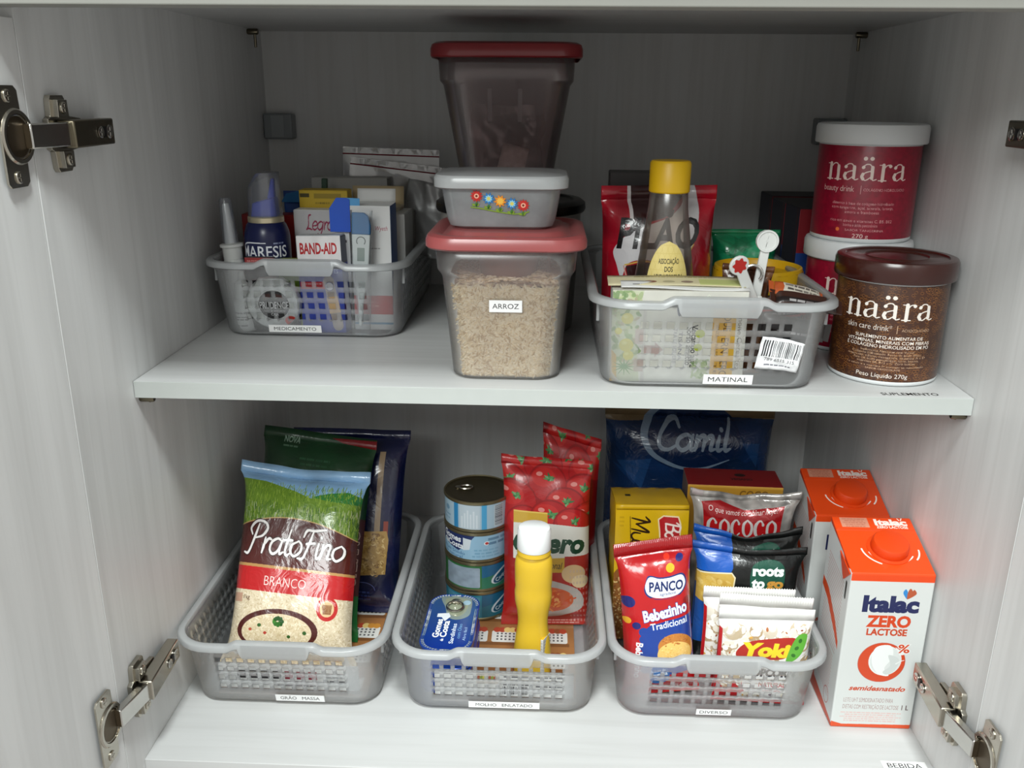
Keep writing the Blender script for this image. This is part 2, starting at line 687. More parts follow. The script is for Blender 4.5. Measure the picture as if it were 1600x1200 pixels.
    def specks(s, x0, y0, x1, y1, n, cols, r0, r1, seed=0, asp=1.0, alpha=1.0):
        g = random.Random(seed)
        for _ in range(n):
            r = g.uniform(r0, r1)
            s.ell(g.uniform(x0, x1), g.uniform(y0, y1), r*asp, r, g.choice(cols), alpha, g.uniform(0, PI), n=9)
        return s
    def popcorn(s, x0, y0, x1, y1, n, r, seed=0):
        g = random.Random(seed)
        for _ in range(n):
            cx, cy = g.uniform(x0, x1), g.uniform(y0, y1)
            R = r*g.uniform(0.6, 1.2)
            s.ell(cx+R*0.15, cy+R*0.2, R*1.05, R, g.choice(('b9a68a', 'a58a68', 'c8bba8')), 0.9, n=12)
            for _k in range(5):
                a = g.uniform(0, 2*PI)
                s.ell(cx+R*0.5*math.cos(a), cy+R*0.5*math.sin(a), R*0.55, R*0.5, g.choice(('e3dfd6', 'e9e6e0', 'dbd4c6', 'ece9e4')), 1, n=10)
            if g.random() < 0.55:
                s.ell(cx+g.uniform(-.3, .3)*R, cy+g.uniform(-.3, .3)*R, R*0.3, R*0.18, g.choice(('a4582a', '8a3b1c', 'd39a3a', '6d2a18')), 0.9, g.uniform(0, 3), n=10)
        return s
    def image(s, name):
        im = bpy.data.images.new(name, s.W, s.H)
        a = np.ones((s.H, s.W, 4), np.float32)
        a[..., :3] = s.a[::-1]
        im.pixels.foreach_set(a.ravel())
        im.pack()
        return im
def MI(cv, name='print', rough=0.35, coat=0.0, bump=0.0, bscale=40, metal=0.0, spec=0.5):
    m = bpy.data.materials.new(name)
    m.use_nodes = True
    nt = m.node_tree
    p = nt.nodes['Principled BSDF']
    t = nt.nodes.new('ShaderNodeTexImage')
    t.image = cv.image(name)
    t.extension = 'EXTEND'
    nt.links.new(t.outputs[0], p.inputs['Base Color'])
    p.inputs['Roughness'].default_value = rough
    p.inputs['Coat Weight'].default_value = coat
    p.inputs['Coat Roughness'].default_value = 0.12
    p.inputs['Metallic'].default_value = metal
    p.inputs['Specular IOR Level'].default_value = spec
    if bump:
        tc = nt.nodes.new('ShaderNodeTexCoord')
        n = nt.nodes.new('ShaderNodeTexNoise')
        n.inputs['Scale'].default_value = bscale
        n.inputs['Detail'].default_value = 4
        n.inputs['Distortion'].default_value = 1.2
        nt.links.new(tc.outputs['Object'], n.inputs['Vector'])
        b = nt.nodes.new('ShaderNodeBump')
        b.inputs['Strength'].default_value = bump
        b.inputs['Distance'].default_value = 0.004
        nt.links.new(n.outputs['Fac'], b.inputs['Height'])
        nt.links.new(b.outputs['Normal'], p.inputs['Normal'])
        nt.links.new(b.outputs['Normal'], p.inputs['Coat Normal'])
    return m

# brush lettering: strokes in a box with x-height 0..1 (y down, baseline 1)
SCRIPT = {
 'a': ([[(.75, .15), (.45, 0), (.1, .25), (.05, .7), (.3, 1), (.6, .8), (.75, .2)], [(.80, .0), (.72, .6), (.8, .95), (1.0, .82)]], .92),
 'o': ([[(.5, 0), (.1, .3), (.1, .75), (.4, 1), (.75, .7), (.75, .25), (.5, 0)]], .82),
 'n': ([[(.08, .02), (.1, .4), (.06, 1)], [(.1, .5), (.35, .05), (.58, .1), (.56, .5), (.55, .9), (.78, .9)]], .78),
 'm': ([[(.08, .02), (.1, .4), (.06, 1)], [(.1, .5), (.3, .05), (.48, .1), (.46, 1)], [(.48, .5), (.7, .05), (.88, .1), (.86, .9), (1.08, .88)]], 1.06),
 'r': ([[(.08, .02), (.1, .4), (.06, 1)], [(.1, .5), (.3, .08), (.52, .12)]], .5),
 't': ([[(.28, -.65), (.2, .3), (.2, .8), (.35, 1), (.55, .85)], [(0, .05), (.52, .0)]], .48),
 'i': ([[(.15, .0), (.12, .6), (.2, .98), (.4, .85)], [(.2, -.4), (.22, -.36)]], .38),
 'l': ([[(.22, -.9), (.12, .3), (.18, .95), (.4, .85)]], .4),
 'u': ([[(.05, .03), (.05, .7), (.3, 1), (.6, .7), (.62, .03)], [(.62, .03), (.62, .8), (.8, .92)]], .78),
 'e': ([[(.1, .55), (.6, .45), (.6, .1), (.3, 0), (.05, .4), (.1, .85), (.4, 1), (.7, .8)]], .72),
 's': ([[(.6, .15), (.35, 0), (.1, .2), (.5, .6), (.45, .95), (.05, .9)]], .62),
 'c': ([[(.6, .2), (.35, 0), (.05, .35), (.1, .8), (.4, 1), (.65, .8)]], .65),
 'd': ([[(.75, .15), (.45, 0), (.1, .25), (.05, .7), (.3, 1), (.6, .8), (.75, .2)], [(.88, -.85), (.74, .6), (.8, .95), (1.0, .82)]], .92),
 'g': ([[(.75, .15), (.45, 0), (.1, .25), (.05, .7), (.3, 1), (.6, .8), (.75, .2)], [(.80, .0), (.72, .9), (.5, 1.6), (.1, 1.45)]], .9),
 'P': ([[(.42, -.8), (.3, .2), (.12, 1.05), (-.2, 1.05)], [(.1, -.1), (-.1, -.5), (.2, -.95), (.75, -.95), (1.05, -.6), (.85, -.1), (.4, .1)]], 1.0),
 'F': ([[(.55, -.75), (.42, .2), (.22, 1.05), (-.15, 1.1)], [(-.05, -.3), (.1, -.75), (.6, -.78), (1.35, -.92)], [(.25, .12), (.8, .02)]], .95),
 'C': ([[(1.0, -.45), (.8, -.9), (.4, -.75), (.05, 0), (.1, .75), (.5, 1.0), (.95, .7)]], .95),
 'M': ([[(-.1, -.5), (.25, -.9), (.1, 1)], [(.25, -.9), (.5, .5)], [(.5, .5), (1.0, -.9), (.9, 1.0)]], 1.1),
 'B': ([[(.25, -.85), (.1, 1)], [(-.1, -.4), (.25, -.9), (.85, -.75), (.7, -.15), (.3, .02)], [(.3, .02), (.9, .15), (.85, .85), (.1, 1)]], .98),
 'L': ([[(.5, -.8), (.2, -.6), (.25, .5), (.0, 1.0)], [(.0, 1.0), (.3, .85), (.8, 1.0)]], .8),
 ' ': ([], .35)}
def script(cv, t, x, y, w, xh, col, sw=0.17, slant=0.22, rot=0.0, out=None, osw=0.1):
    """joined brush letters from x along the baseline y, fitted to width w, x-height xh"""
    tot = sum(SCRIPT[c][1] for c in t)
    f = w/tot
    for pas in ((out, sw+osw), (col, sw)):
        if pas[0] is None:
            continue
        cx = 0.0
        for c in t:
            for st in SCRIPT[c][0]:
                P = []
                for a, b in st:
                    px, py = (cx+a)*f-(b-1)*xh*slant, (b-1)*xh
                    P.append((x+px*math.cos(rot)-py*math.sin(rot), y+px*math.sin(rot)+py*math.cos(rot)))
                q = pas[1]*xh
                cv.line(P, [q*0.7, q*1.15, q, q*1.15, q*0.7] if len(P) > 2 else q, pas[0])
            cx += SCRIPT[c][1]
# Didone lettering for the supplement tubs: thick stems, hairline joins, slab feet
DID = {
 'n': ([([(.20, .05), (.20, 1)], .17), ([(.02, .06), (.20, .06)], .05), ([(.02, 1), (.38, 1)], .05), ([(.22, .3), (.38, .06), (.55, .03), (.66, .2)], .06), ([(.66, .2), (.67, .5), (.67, 1)], .17), ([(.50, 1), (.85, 1)], .05)], .92),
 'a': ([([(.12, .22), (.13, .2)], .17), ([(.1, .2), (.25, .03), (.42, .04), (.52, .2)], .06), ([(.54, .2), (.55, .5), (.55, .86)], .17), ([(.55, .86), (.62, .99), (.76, .93)], .06), ([(.52, .42), (.3, .5), (.13, .62)], .06), ([(.13, .62), (.09, .78), (.15, .92)], .16), ([(.13, .9), (.28, 1.0), (.52, .78)], .06)], .84),
 'r': ([([(.20, .05), (.20, 1)], .17), ([(.02, .06), (.20, .06)], .05), ([(.02, 1), (.40, 1)], .05), ([(.22, .35), (.34, .1), (.5, .04)], .06), ([(.53, .12), (.54, .13)], .17)], .68)}
def naara(cv, x, y, w, h, col):
    word = 'naara'
    tot = sum(DID[c][1] for c in word)
    f = w/tot
    cx = 0
    for i, c in enumerate(word):
        for st, q in DID[c][0]:
            cv.line([(x+(cx+a)*f, y+b*h) for a, b in st], q*f*0.95, col)
        if i == 2:
            for d in (.18, .48):
                cv.ell(x+(cx+d)*f, y-h*0.32, f*0.10, f*0.10, col)
        cx += DID[c][1]

# ---------------------------------------------------------------- the cupboard
ZB = -33.1                    # top of the bottom board; the middle shelf's top is z = 0
WX = 35.0
YB = 42.55
def struct(name, mb, mats, **kw):
    o = obj(name, mb, mats, smooth=False, **kw)
    o['kind'] = 'structure'
    return o
def bx(*a):
    m = MB()
    box(m, *a)
    return m
struct('wall_left', bx(-WX-1.8, -WX, -9.5, YB+1.2, -38, 34), WOOD_Z, bev=0.03)
struct('wall_right', bx(WX, WX+1.8, -9.5, YB+1.2, -38, 34), WOOD_Z, bev=0.03)
struct('wall_back', bx(-WX, WX, YB, YB+0.9, -36, 33), WOOD_B)
struct('ceiling', bx(-WX, WX, -9.5, YB, 30.37, 31.9), WOOD_X)
floor = struct('floor', bx(-WX, WX, -6.8, YB, ZB-1.6, ZB), WOOD_X, bev=0.05)
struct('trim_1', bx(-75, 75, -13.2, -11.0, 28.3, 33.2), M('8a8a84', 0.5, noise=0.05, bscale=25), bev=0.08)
struct('added_shade_board', bx(-75, 75, -16.3, -11.0, 33.4, 40), WOOD_X, bev=0.08)  # unseen board added above the view to keep lamp light off the trim
for sgn, nm in ((-1, 'door_1'), (1, 'door_2')):
    d = struct(nm, bx(min(0, sgn*1.8), max(0, sgn*1.8), -42, 0, -38, 27.8), WOOD_Z, bev=0.03, loc=(sgn*(WX+0.02), -9.56, 0), rot=(0, 0, -sgn*math.radians(-4)))

sh = thing('shelf', 'pale grey laminate middle shelf with the rice tub standing on it', 'shelf', (0, 0, 0))
obj('shelf_board', bx(-WX+0.05, WX-0.05, 0.06, YB-0.05, -1.45, 0), WOOD_X, sh, smooth=False)
obj('edge_band', bx(-WX+0.05, WX-0.05, 0.0, 0.06, -1.45, 0.0), M('b0b4b1', 0.45, noise=0.04), sh, smooth=False, bev=0.02)

INK = M('141414', 0.5)
def flat_text(mb, t, h, w, bold=0.0):
    v, tr = text_tris(t, bold)
    p = v.astype(float)/CAP*h
    x0, x1 = p[:, 0].min(), p[:, 0].max()
    p[:, 0] = (p[:, 0]-(x0+x1)/2)*(w/(x1-x0))
    return p, tr
def label_strip(name, t, w, h, parent, loc, rot, th=None, paper='eeeeee', bold=0.0, tx=None):
    """a paper strip with print; lies in its own xz plane facing -y"""
    cv = Cv(w*20, h*20, paper, 3.2)
    cv.rect(0.4, 0.4, w*20-0.4, h*20-0.4, 'dcdcdc')
    cv.rect(0.9, 0.9, w*20-0.9, h*20-0.9, paper)
    H = (th or h*0.5)*20
    cv.text(t, w*10, h*10+H/2, H, '121212', w=(tx or w*0.8)*20, bold=bold)
    m = MB()
    box(m, -w/2, w/2, -0.02, 0.0, -h/2, h/2, {'front': 1})
    return obj(name, m, [M(paper, 0.55), MI(cv, 'label_print', 0.5)], parent, smooth=False, loc=loc, rot=rot, label='white paper strip printed '+t)
# the two strips stuck flat on the boards
m = MB()
p, tr = flat_text(m, 'SUPLEMENTO', 0.62, 4.7, 0.01)
m.add([(a, b, 0.012) for a, b in p], [tuple(q) for q in tr])
obj('printed_word', m, INK, sh, smooth=False, loc=(30.1, 0.6, 0), rot=(0, 0, math.radians(1.5)), label='black word SUPLEMENTO on clear tape')
label_strip('name_label', 'BEBIDA', 3.9, 1.1, floor, (32.5, -4.2, ZB+0.02), (-PI/2, 0, 0), 0.55, tx=3.0)

CHROME = M('b9b4a8', 0.24, 1.0, noise=0.05, bscale=200)
CHROME_D = M('77705f', 0.32, 1.0, noise=0.08, bscale=200)
STEEL = M('c9c7c2', 0.2, 1.0, noise=0.04, bscale=200)
BRASS_D = M('5d5140', 0.4, 1.0)
BLACKM = M('0c0c0c', 0.4)

def shelf_pin(label, x, y, z, drop):
    s = 1 if x > 0 else -1
    t = thing('shelf_pin', label, 'shelf pin', (s*WX, y, z), group='metal shelf pins')
    m = MB()
    lathe(m, [(0.28, 0), (0.33, 0.1), (0.33, 1.15), (0.26, 1.25)], 18)
    m.xf(lambda a, b, c: (-s*c, a, b))
    obj('peg', m, CHROME_D, t)
    m = MB()
    lathe(m, [(0.12, -drop), (0.16, -drop+0.1), (0.16, 0.1)], 14)
    obj('set_screw', m, CHROME_D, t, loc=(-s*0.85, 0, 0))
    return t
shelf_pin('metal shelf pin under the left front corner of the middle shelf', -1, 1.0, -1.8, 0.35)
shelf_pin('metal shelf pin under the right front corner of the middle shelf', 1, 1.0, -1.8, 0.35)
shelf_pin('metal pin with a hanging screw high in the left back corner', -1, 37.6, 30.0, 1.7)
shelf_pin('metal pin with a hanging screw high in the right back corner', 1, 37.6, 30.0, 1.7)

def bracket(label, x0, x1, z0, z1):
    t = thing('hanging_bracket_cover', label, 'bracket', ((x0+x1)/2, YB, (z0+z1)/2), group='plastic bracket covers')
    a, c = (x1-x0)/2, (z1-z0)/2
    m = MB()
    box(m, -a, a, -1.9, 0, -c, c)
    obj('cover', m, M('7d8284', 0.3, noise=0.03), t, bev=0.22, seg=3)
    m = MB()
    box(m, -a*0.45, a*0.45, -1.96, -1.9, -c*0.86, c*0.86)
    obj('raised_panel', m, M('8b9092', 0.3), t, bev=0.04)
bracket('grey plastic bracket cover in the left corner of the back wall', -34.95, -31.4, 18.0, 21.0)
bracket('grey plastic bracket cover behind the upper red tub', 31.4, 34.95, 18.0, 21.0)

# ---------------------------------------------------------------- cupboard hinges
def hinge(label, side, zc, arm_mat):
    s = -1 if side == 'left' else 1
    X = lambda d: -s*d if s > 0 else d           # d = distance out from the panel
    t = thing('cup_hinge', label, 'hinge', (s*WX, -7.0, zc), group='cupboard door hinges')
    R = lambda m: m.xf(lambda a, b, c: (X(a), b, c))
    # cross-shaped mounting plate: built along d (x), y, z
    m = MB()
    prism(m, [(-1.0, -2.35), (-0.8, -2.6), (0.8, -2.6), (1.0, -2.35), (1.1, -1.2), (2.9, -1.0), (2.9, 1.0), (1.1, 1.2), (1.0, 2.35), (0.8, 2.6), (-0.8, 2.6), (-1.0, 2.35), (-1.1, 1.2), (-1.5, 1.0), (-1.5, -1.0), (-1.1, -1.2)], 0.0, 0.42, 'yz')
    for q in (-1, 1):
        prism(m, [(-0.85, q*1.15), (0.55, q*1.15), (0.5, q*2.3), (-0.75, q*2.3)][::q], 0.4, 0.85, 'yz')
        screw_head(m, (0.83, -0.1, q*1.75), 'x+', 0.42, 0.14)
    obj('mounting_plate', R(m), CHROME, t, bev=0.09, seg=2, loc=(0, 0.6, 0))
    m = MB()
    hexa(m, [(0.5, 0, -0.95), (1.75, 0, -0.95), (1.45, 6.4, -0.95), (0.4, 6.4, -0.95), (0.5, 0, 0.95), (1.75, 0, 0.95), (1.45, 6.4, 0.95), (0.4, 6.4, 0.95)])
    a = obj('hinge_arm', R(m), arm_mat, t, bev=0.12, seg=2)
    m = MB()
    screw_head(m, (1.56, 5.3, 0.0), 'x+', 0.5, 0.12)
    screw_head(m, (1.62, 3.9, 0.0), 'x+', 0.42, 0.1)
    obj('adjusting_screws', R(m), STEEL, a)
    m = MB()
    box(m, 1.50, 1.66, 4.35, 4.8, -0.4, 0.4)
    obj('screw_slot', R(m), BLACKM, a)
    m = MB()
    hexa(m, [(0.1, -3.6, -0.82), (0.75, -3.75, -0.82), (1.5, 0.25, -0.82), (0.7, 0.25, -0.82), (0.1, -3.6, 0.82), (0.75, -3.75, 0.82), (1.5, 0.25, 0.82), (0.7, 0.25, 0.82)])
    obj('link', R(m), STEEL, t, bev=0.1, seg=2)
    # cup and its flange on the door, a little turned with the door
    cup = MB()
    prism(cup, [(-1.6, -2.9), (-1.3, -3.2), (0.5, -3.2), (0.85, -2.9), (0.9, -1.5), (0.9, 1.5), (0.85, 2.9), (0.5, 3.2), (-1.3, 3.2), (-1.6, 2.9)], 0.0, 0.16, 'yz')
    for q in (-1, 1):
        screw_head(cup, (0.15, -0.4, q*2.55), 'x+', 0.42, 0.14)
    c = obj('cup_flange', R(cup), CHROME, t, bev=0.05, seg=2, loc=(0, -4.55, 0))
    m = MB()
    lathe(m, [(1.75, 0.0), (1.8, 0.18), (1.7, 0.3), (1.45, 0.3), (1.4, 0.2), (1.3, 0.17)], 40, cap1=False, cap0=False)
    m.xf(lambda a, b, z: (z, a+0.2, b))
    obj('cup_rim', R(m), CHROME, c)
    m = MB()
    lathe(m, [(0.01, 0.165), (1.4, 0.175), (1.42, 0.3)], 30, cap0=False, cap1=False)
    m.xf(lambda a, b, z: (z, a+0.2, b))
    obj('cup_hollow', R(m), BRASS_D, c)
    return t
hinge('nickel cup hinge at the top of the left door', 'left', 20.45, CHROME_D)
hinge('nickel cup hinge at the bottom of the left door', 'left', -25.7, CHROME)
hinge('nickel cup hinge at the bottom of the right door', 'right', -25.7, CHROME)
hinge('nickel cup hinge mostly hidden at the top of the right door', 'right', 20.9, CHROME_D)

# ---------------------------------------------------------------- the five baskets
FROST = frosted('frosted_plastic', 'fcfdfe', 0.79, 'fbfcfd')
FROST_RIM = frosted('frosted_plastic_rim', 'fafcfd', 0.48, 'f8fafb')
def smooth01(t):
    t = max(0.0, min(1.0, t))
    return t*t*(3-2*t)
def basket_meshes():
    z0, z1 = 0.5, 7.6
    rows = [0.5, 1.2, 1.9, 2.55, 3.05, 3.7, 4.2, 4.85, 5.35, 6.0, 6.8, 7.6]
    hole_rows = {2, 4, 6, 8}
    B = dict(hx=8.9, y0=2.35, y1=28.3, r=2.5)
    T = dict(hx=9.45, y0=0.75, y1=28.55, r=3.15)
    def pts(q):
        """columns around: list of (x, y, hole)"""
        hx_, y0, y1, r = q['hx'], q['y0'], q['y1'], q['r']
        out = []
        def side(n, pitch, hole, L):
            """breaks along a straight of half length L"""
            st = -pitch*n/2
            br = [-L]
            hl = []
            for i in range(n):
                a = st+i*pitch+(pitch-hole)/2
                br += [a, a+hole]
            br.append(L)
            return br
        Lx = 6.4
        fb = side(12, 1.055, 0.66, Lx)
        hy_ = (y1-y0)/2
        cy = (y0+y1)/2
        Ly = 10.3
        sb = side(19, 1.07, 0.66, Ly)
        for i, b in enumerate(fb):
            out.append((b*(hx_-r)/Lx, y0, i % 2 == 1 and i < len(fb)-1))
        for i in range(1, 6):
            a = -PI/2+PI/2*i/6
            out.append((hx_-r+r*math.cos(a), y0+r+r*math.sin(a), False))
        for i, b in enumerate(sb):
            out.append((hx_, cy+b*(hy_-r)/Ly, i % 2 == 1 and i < len(sb)-1))
        for i in range(1, 6):
            a = PI/2*i/6
            out.append((hx_-r+r*math.cos(a), y1-r+r*math.sin(a), False))
        for i, b in enumerate(fb):
            out.append((-b*(hx_-r)/Lx, y1, i % 2 == 1 and i < len(fb)-1))
        for i in range(1, 6):
            a = PI/2+PI/2*i/6
            out.append((-(hx_-r)+r*math.cos(a), y1-r+r*math.sin(a), False))
        for i, b in enumerate(sb):
            out.append((-hx_, cy-b*(hy_-r)/Ly, i % 2 == 1 and i < len(sb)-1))
        for i in range(1, 6):
            a = PI+PI/2*i/6
            out.append((-(hx_-r)+r*math.cos(a), y0+r+r*math.sin(a), False))
        return out
    b, t = pts(B), pts(T)
    n = len(b)
    wall = MB()
    V, F = [], []
    inset = 0.55
    cyb = (B['y0']+B['y1'])/2
    for k, (zz, sc) in enumerate(((0.06, inset), (0.2, inset*0.4))):
        for (x, y, h) in b:
            d = math.hypot(x, y-cyb)
            V.append((x-sc*x/d*1.0, y-sc*(y-cyb)/d, zz))
    for z in rows:
        q = (z-z0)/(z1-z0)
        for (x, y, h), (x2, y2, h2) in zip(b, t):
            V.append((x+(x2-x)*q, y+(y2-y)*q, z))
    nr = len(rows)+2
    for j in range(nr-1):
        for i in range(n):
            if j >= 2 and (j-2) in hole_rows and b[i][2]:
                continue
            a, c = j*n+i, j*n+(i+1) % n
            F.append((a, c, c+n, a+n))
    F.append(tuple(reversed(range(n))))
    wall.add(V, F)
    # rim: flange and lip, raised in a finger pull at the middle of the front
    rim = MB()
    rp = []
    top = dict(hx=9.45, hy=13.9, r=3.15)
    cy = (0.75+28.55)/2
    base = rrect(top['hx'], top['hy'], top['r'], 8)
    dense = []
    for i in range(len(base)):
        p, q = base[i], base[(i+1) % len(base)]
        L = math.hypot(q[0]-p[0], q[1]-p[1])
        m = 1 if L < 2 else (64 if (p[1] < -13 and q[1] < -13) else 4)
        for k in range(m):
            dense.append((p[0]+(q[0]-p[0])*k/m, p[1]+(q[1]-p[1])*k/m))
    prof_n = 7
    V, F = [], []
    for (x, y) in dense:
        ex, ey = max(0, abs(x)-(top['hx']-top['r'])), max(0, abs(y)-(top['hy']-top['r']))
        d = math.hypot(ex, ey)
        nx = (ex/d)*(1 if x > 0 else -1) if d else 0
        ny = (ey/d)*(1 if y > 0 else -1) if d else 0
        front = y < -13.8
        up = 0.42*(1-smooth01((abs(x)-3.5)/1.1)) if front else 0
        lip = 0.42+(0.95*(1-smooth01((abs(x)-3.05)/0.25)) if front else 0)
        zt = 7.62+up
        for (o, z) in ((0.0, 7.3), (0.0, zt), (0.08, zt+0.12), (0.55, zt+0.12), (0.68, zt+0.02), (0.72, zt-lip+0.06), (0.66, zt-lip)):
            V.append((x+nx*o, y+cy+ny*o, z))
    k = len(dense)
    for i in range(k):
        for j in range(prof_n-1):
            a, c = i*prof_n+j, ((i+1) % k)*prof_n+j
            F.append((a, c, c+1, a+1))
    rim.add(V, F)
    # corner ribs under the rim
    ribs = []
    for sx in (-1, 1):
        for yy in (3.6, 26.0):
            rib = MB()
            box(rib, sx*9.42-0.12, sx*9.42+0.12, yy-0.12, yy+0.12, 5.4, 7.4)
            ribs.append(rib)
    return wall, rim, ribs
_bw, _br, _bb = basket_meshes()
def basket(label, cx, y, z, word, w, lx, h=0.8, bold=0.0):
    t = thing('storage_basket', label, 'basket', (cx, y, z), group='frosted storage baskets')
    obj('basket_wall', _bw, FROST, t, solid=0.13, angle=30)
    obj('rim', _br, FROST_RIM, t, solid=0.12, angle=50)
    for rib in _bb:
        obj('corner_rib', rib, FROST_RIM, t, smooth=False)
    zc = 0.9
    yy = 2.35-(zc-0.5)/7.1*1.6-0.10
    label_strip('name_label', word, w, h, t, (lx, yy, zc), (math.atan2(1.6, 7.1)+0.0, 0, math.radians(0.4)), h*0.46, bold=bold)
    return t
B_MED = basket('frosted basket marked MEDICAMENTO on the upper shelf', -23.8, 12.9, 0.02, 'MEDICAMENTO', 5.3, -1.4)
B_MAT = basket('frosted basket marked MATINAL on the upper shelf', 13.6, -1.1, 0.02, 'MATINAL', 4.1, 1.5, 0.92)
B_GRA = basket('frosted basket marked GRÃO MASSA at bottom left', -24.6, -1.1, ZB+0.02, 'GRÃO   MASSA', 4.75, 1.5, 0.85)
B_MOL = basket('frosted basket marked MOLHO ENLATADO in the bottom middle', -4.0, -1.1, ZB+0.02, 'MOLHO   ENLATADO', 6.8, 0.6, 0.85)
B_DIV = basket('frosted basket marked DIVERSO beside the milk cartons', 16.5, -1.1, ZB+0.02, 'DIVERSO', 3.3, 0.0, 0.78)

# barcode sticker crumpled on the front of the breakfast basket
cv = Cv(80, 70, 'e9eaec', 4)
cv.bars(6, 6, 76, 42, 5, '303034', 'eef0f2')
cv.text('789 6515 315', 42, 52, 7, '303034', w=56)
cv.rows(40, 62, 60, 1, 6, 3, '50505a')
cv.noise(9, 0.10, 4)
m = MB()
grid(m, lambda u, v: (-1.75+3.5*u, -0.05-0.07*abs(math.sin(9*u+4*v))-0.05*math.sin(14*v+5*u), -1.5+3.0*v*(1-0.1*u)+0.12*math.sin(3*u)), 18, 14)
obj('barcode_sticker', m, MI(cv, 'barcode_print', 0.35), B_MAT, loc=(5.35, 1.45, 3.35), rot=(math.atan2(1.6, 7.1), math.radians(6), 0), solid=0.02, label='crumpled white barcode sticker')

# ---------------------------------------------------------------- upper shelf: tubs
CLEAR = frosted('clear_tub_plastic', 'fbfaf9', 0.88, 'e6e2e2', gloss=0.3)
CLEAR_D = frosted('old_clear_tub_plastic', 'f4ecec', 0.86, 'd5caca', gloss=0.3)
REDLID = frosted('red_lid_plastic', 'f07c7c', 0.10, 'e67a7a', rough=0.3, gloss=0.35)
REDLID_D = frosted('dark_red_lid_plastic', 'c93a40', 0.12, 'b83038', rough=0.3, gloss=0.3)

def lid_mesh(a, b, r, z, h):
    m = MB()
    loft(m, [(a-0.12, b-0.12, r, z), (a, b, r, z+0.12*h), (a, b, r, z+0.55*h), (a-0.12, b-0.12, r, z+0.82*h), (a-0.45, b-0.45, r-0.2, z+0.95*h), (a-0.9, b-0.9, r-0.4, z+0.92*h), (a-1.25, b-1.25, r-0.6, z+0.72*h), (a-1.7, b-1.7, r-0.6, z+0.78*h), (a-2.0, b-2.0, r-0.7, z+1.0*h), (a-2.6, b-2.6, r-0.8, z+1.03*h)], n=8, cap0=False)
    return m

rt = thing('rice_container', 'clear tub of rice with a red lid marked ARROZ', 'container', (-3.55, 7.4, 0.02))
m = MB()
loft(m, [(4.3, 4.6, 1.9, 0.0), (4.6, 4.9, 2.1, 0.25), (5.35, 5.75, 2.3, 8.75), (5.45, 5.85, 2.3, 9.0), (5.72, 6.12, 2.3, 9.45), (5.9, 6.3, 2.3, 11.85)], n=8, cap1=False)
obj('tub', m, CLEAR, rt, solid=0.12)
obj('lid', lid_mesh(6.62, 7.0, 2.7, 11.35, 1.15), REDLID, rt, solid=0.1, label='translucent red snap lid')
label_strip('name_label', 'ARROZ', 2.75, 1.05, rt, (0.05, -5.70, 6.65), (math.atan2(0.85, 8.5)*-1*-1, 0, math.radians(0.5)), 0.42, tx=2.2)

def rice_mat():
    m = bpy.data.materials.new('rice_grains')
    m.use_nodes = True
    nt = m.node_tree
    p = nt.nodes['Principled BSDF']
    p.inputs['Roughness'].default_value = 0.6
    tc = nt.nodes.new('ShaderNodeTexCoord')
    v = nt.nodes.new('ShaderNodeTexVoronoi')
    v.inputs['Scale'].default_value = 330
    nt.links.new(tc.outputs['Object'], v.inputs['Vector'])
    r = nt.nodes.new('ShaderNodeValToRGB')
    e = r.color_ramp.elements
    e[0].position, e[0].color = 0.0, lin('fff4df')+(1,)
    e[1].position, e[1].color = 1.0, lin('e4d0ac')+(1,)
    k = e.new(0.45)
    k.color = lin('f8eacf')+(1,)
    nt.links.new(v.outputs['Color'], r.inputs[0])
    nt.links.new(r.outputs[0], p.inputs['Base Color'])
    b = nt.nodes.new('ShaderNodeBump')
    b.inputs['Strength'].default_value = 0.6
    b.inputs['Distance'].default_value = 0.001
    b.invert = True
    nt.links.new(v.outputs['Distance'], b.inputs['Height'])
    nt.links.new(b.outputs['Normal'], p.inputs['Normal'])
    return m
RICE = rice_mat()
m = MB()
def rtop(x, y):
    return 8.35+0.25*math.sin(0.6*x+1)+0.06*(x*x)/8+0.05*y+0.12*math.sin(1.3*y+x)
loft(m, [(4.15, 4.45, 1.8, 0.12), (4.45, 4.75, 1.95, 0.4), (5.15, 5.5, 2.1, 8.2)], n=8, cap1=False)
lv = [(x, y) for x, y in rrect(5.15, 5.5, 2.1, 8)]
o = len(m.v)
V, F = [], []
for q in (1.0, 0.75, 0.5, 0.25):
    for x, y in lv:
        V.append((x*q, y*q, rtop(x*q, y*q)))
V.append((0, 0, rtop(0, 0)))
k = len(lv)
for j in range(3):
    for i in range(k):
        F.append((j*k+i, j*k+(i+1) % k, (j+1)*k+(i+1) % k, (j+1)*k+i))
for i in range(k):
    F.append((3*k+i, 3*k+(i+1) % k, 4*k))
m.add(V, F)
# wall between the top of the side and the uneven surface
m.add([(x, y, 8.2) for x, y in lv]+[(x, y, rtop(x, y)) for x, y in lv], [(i, (i+1) % k, k+(i+1) % k, k+i) for i in range(k)])
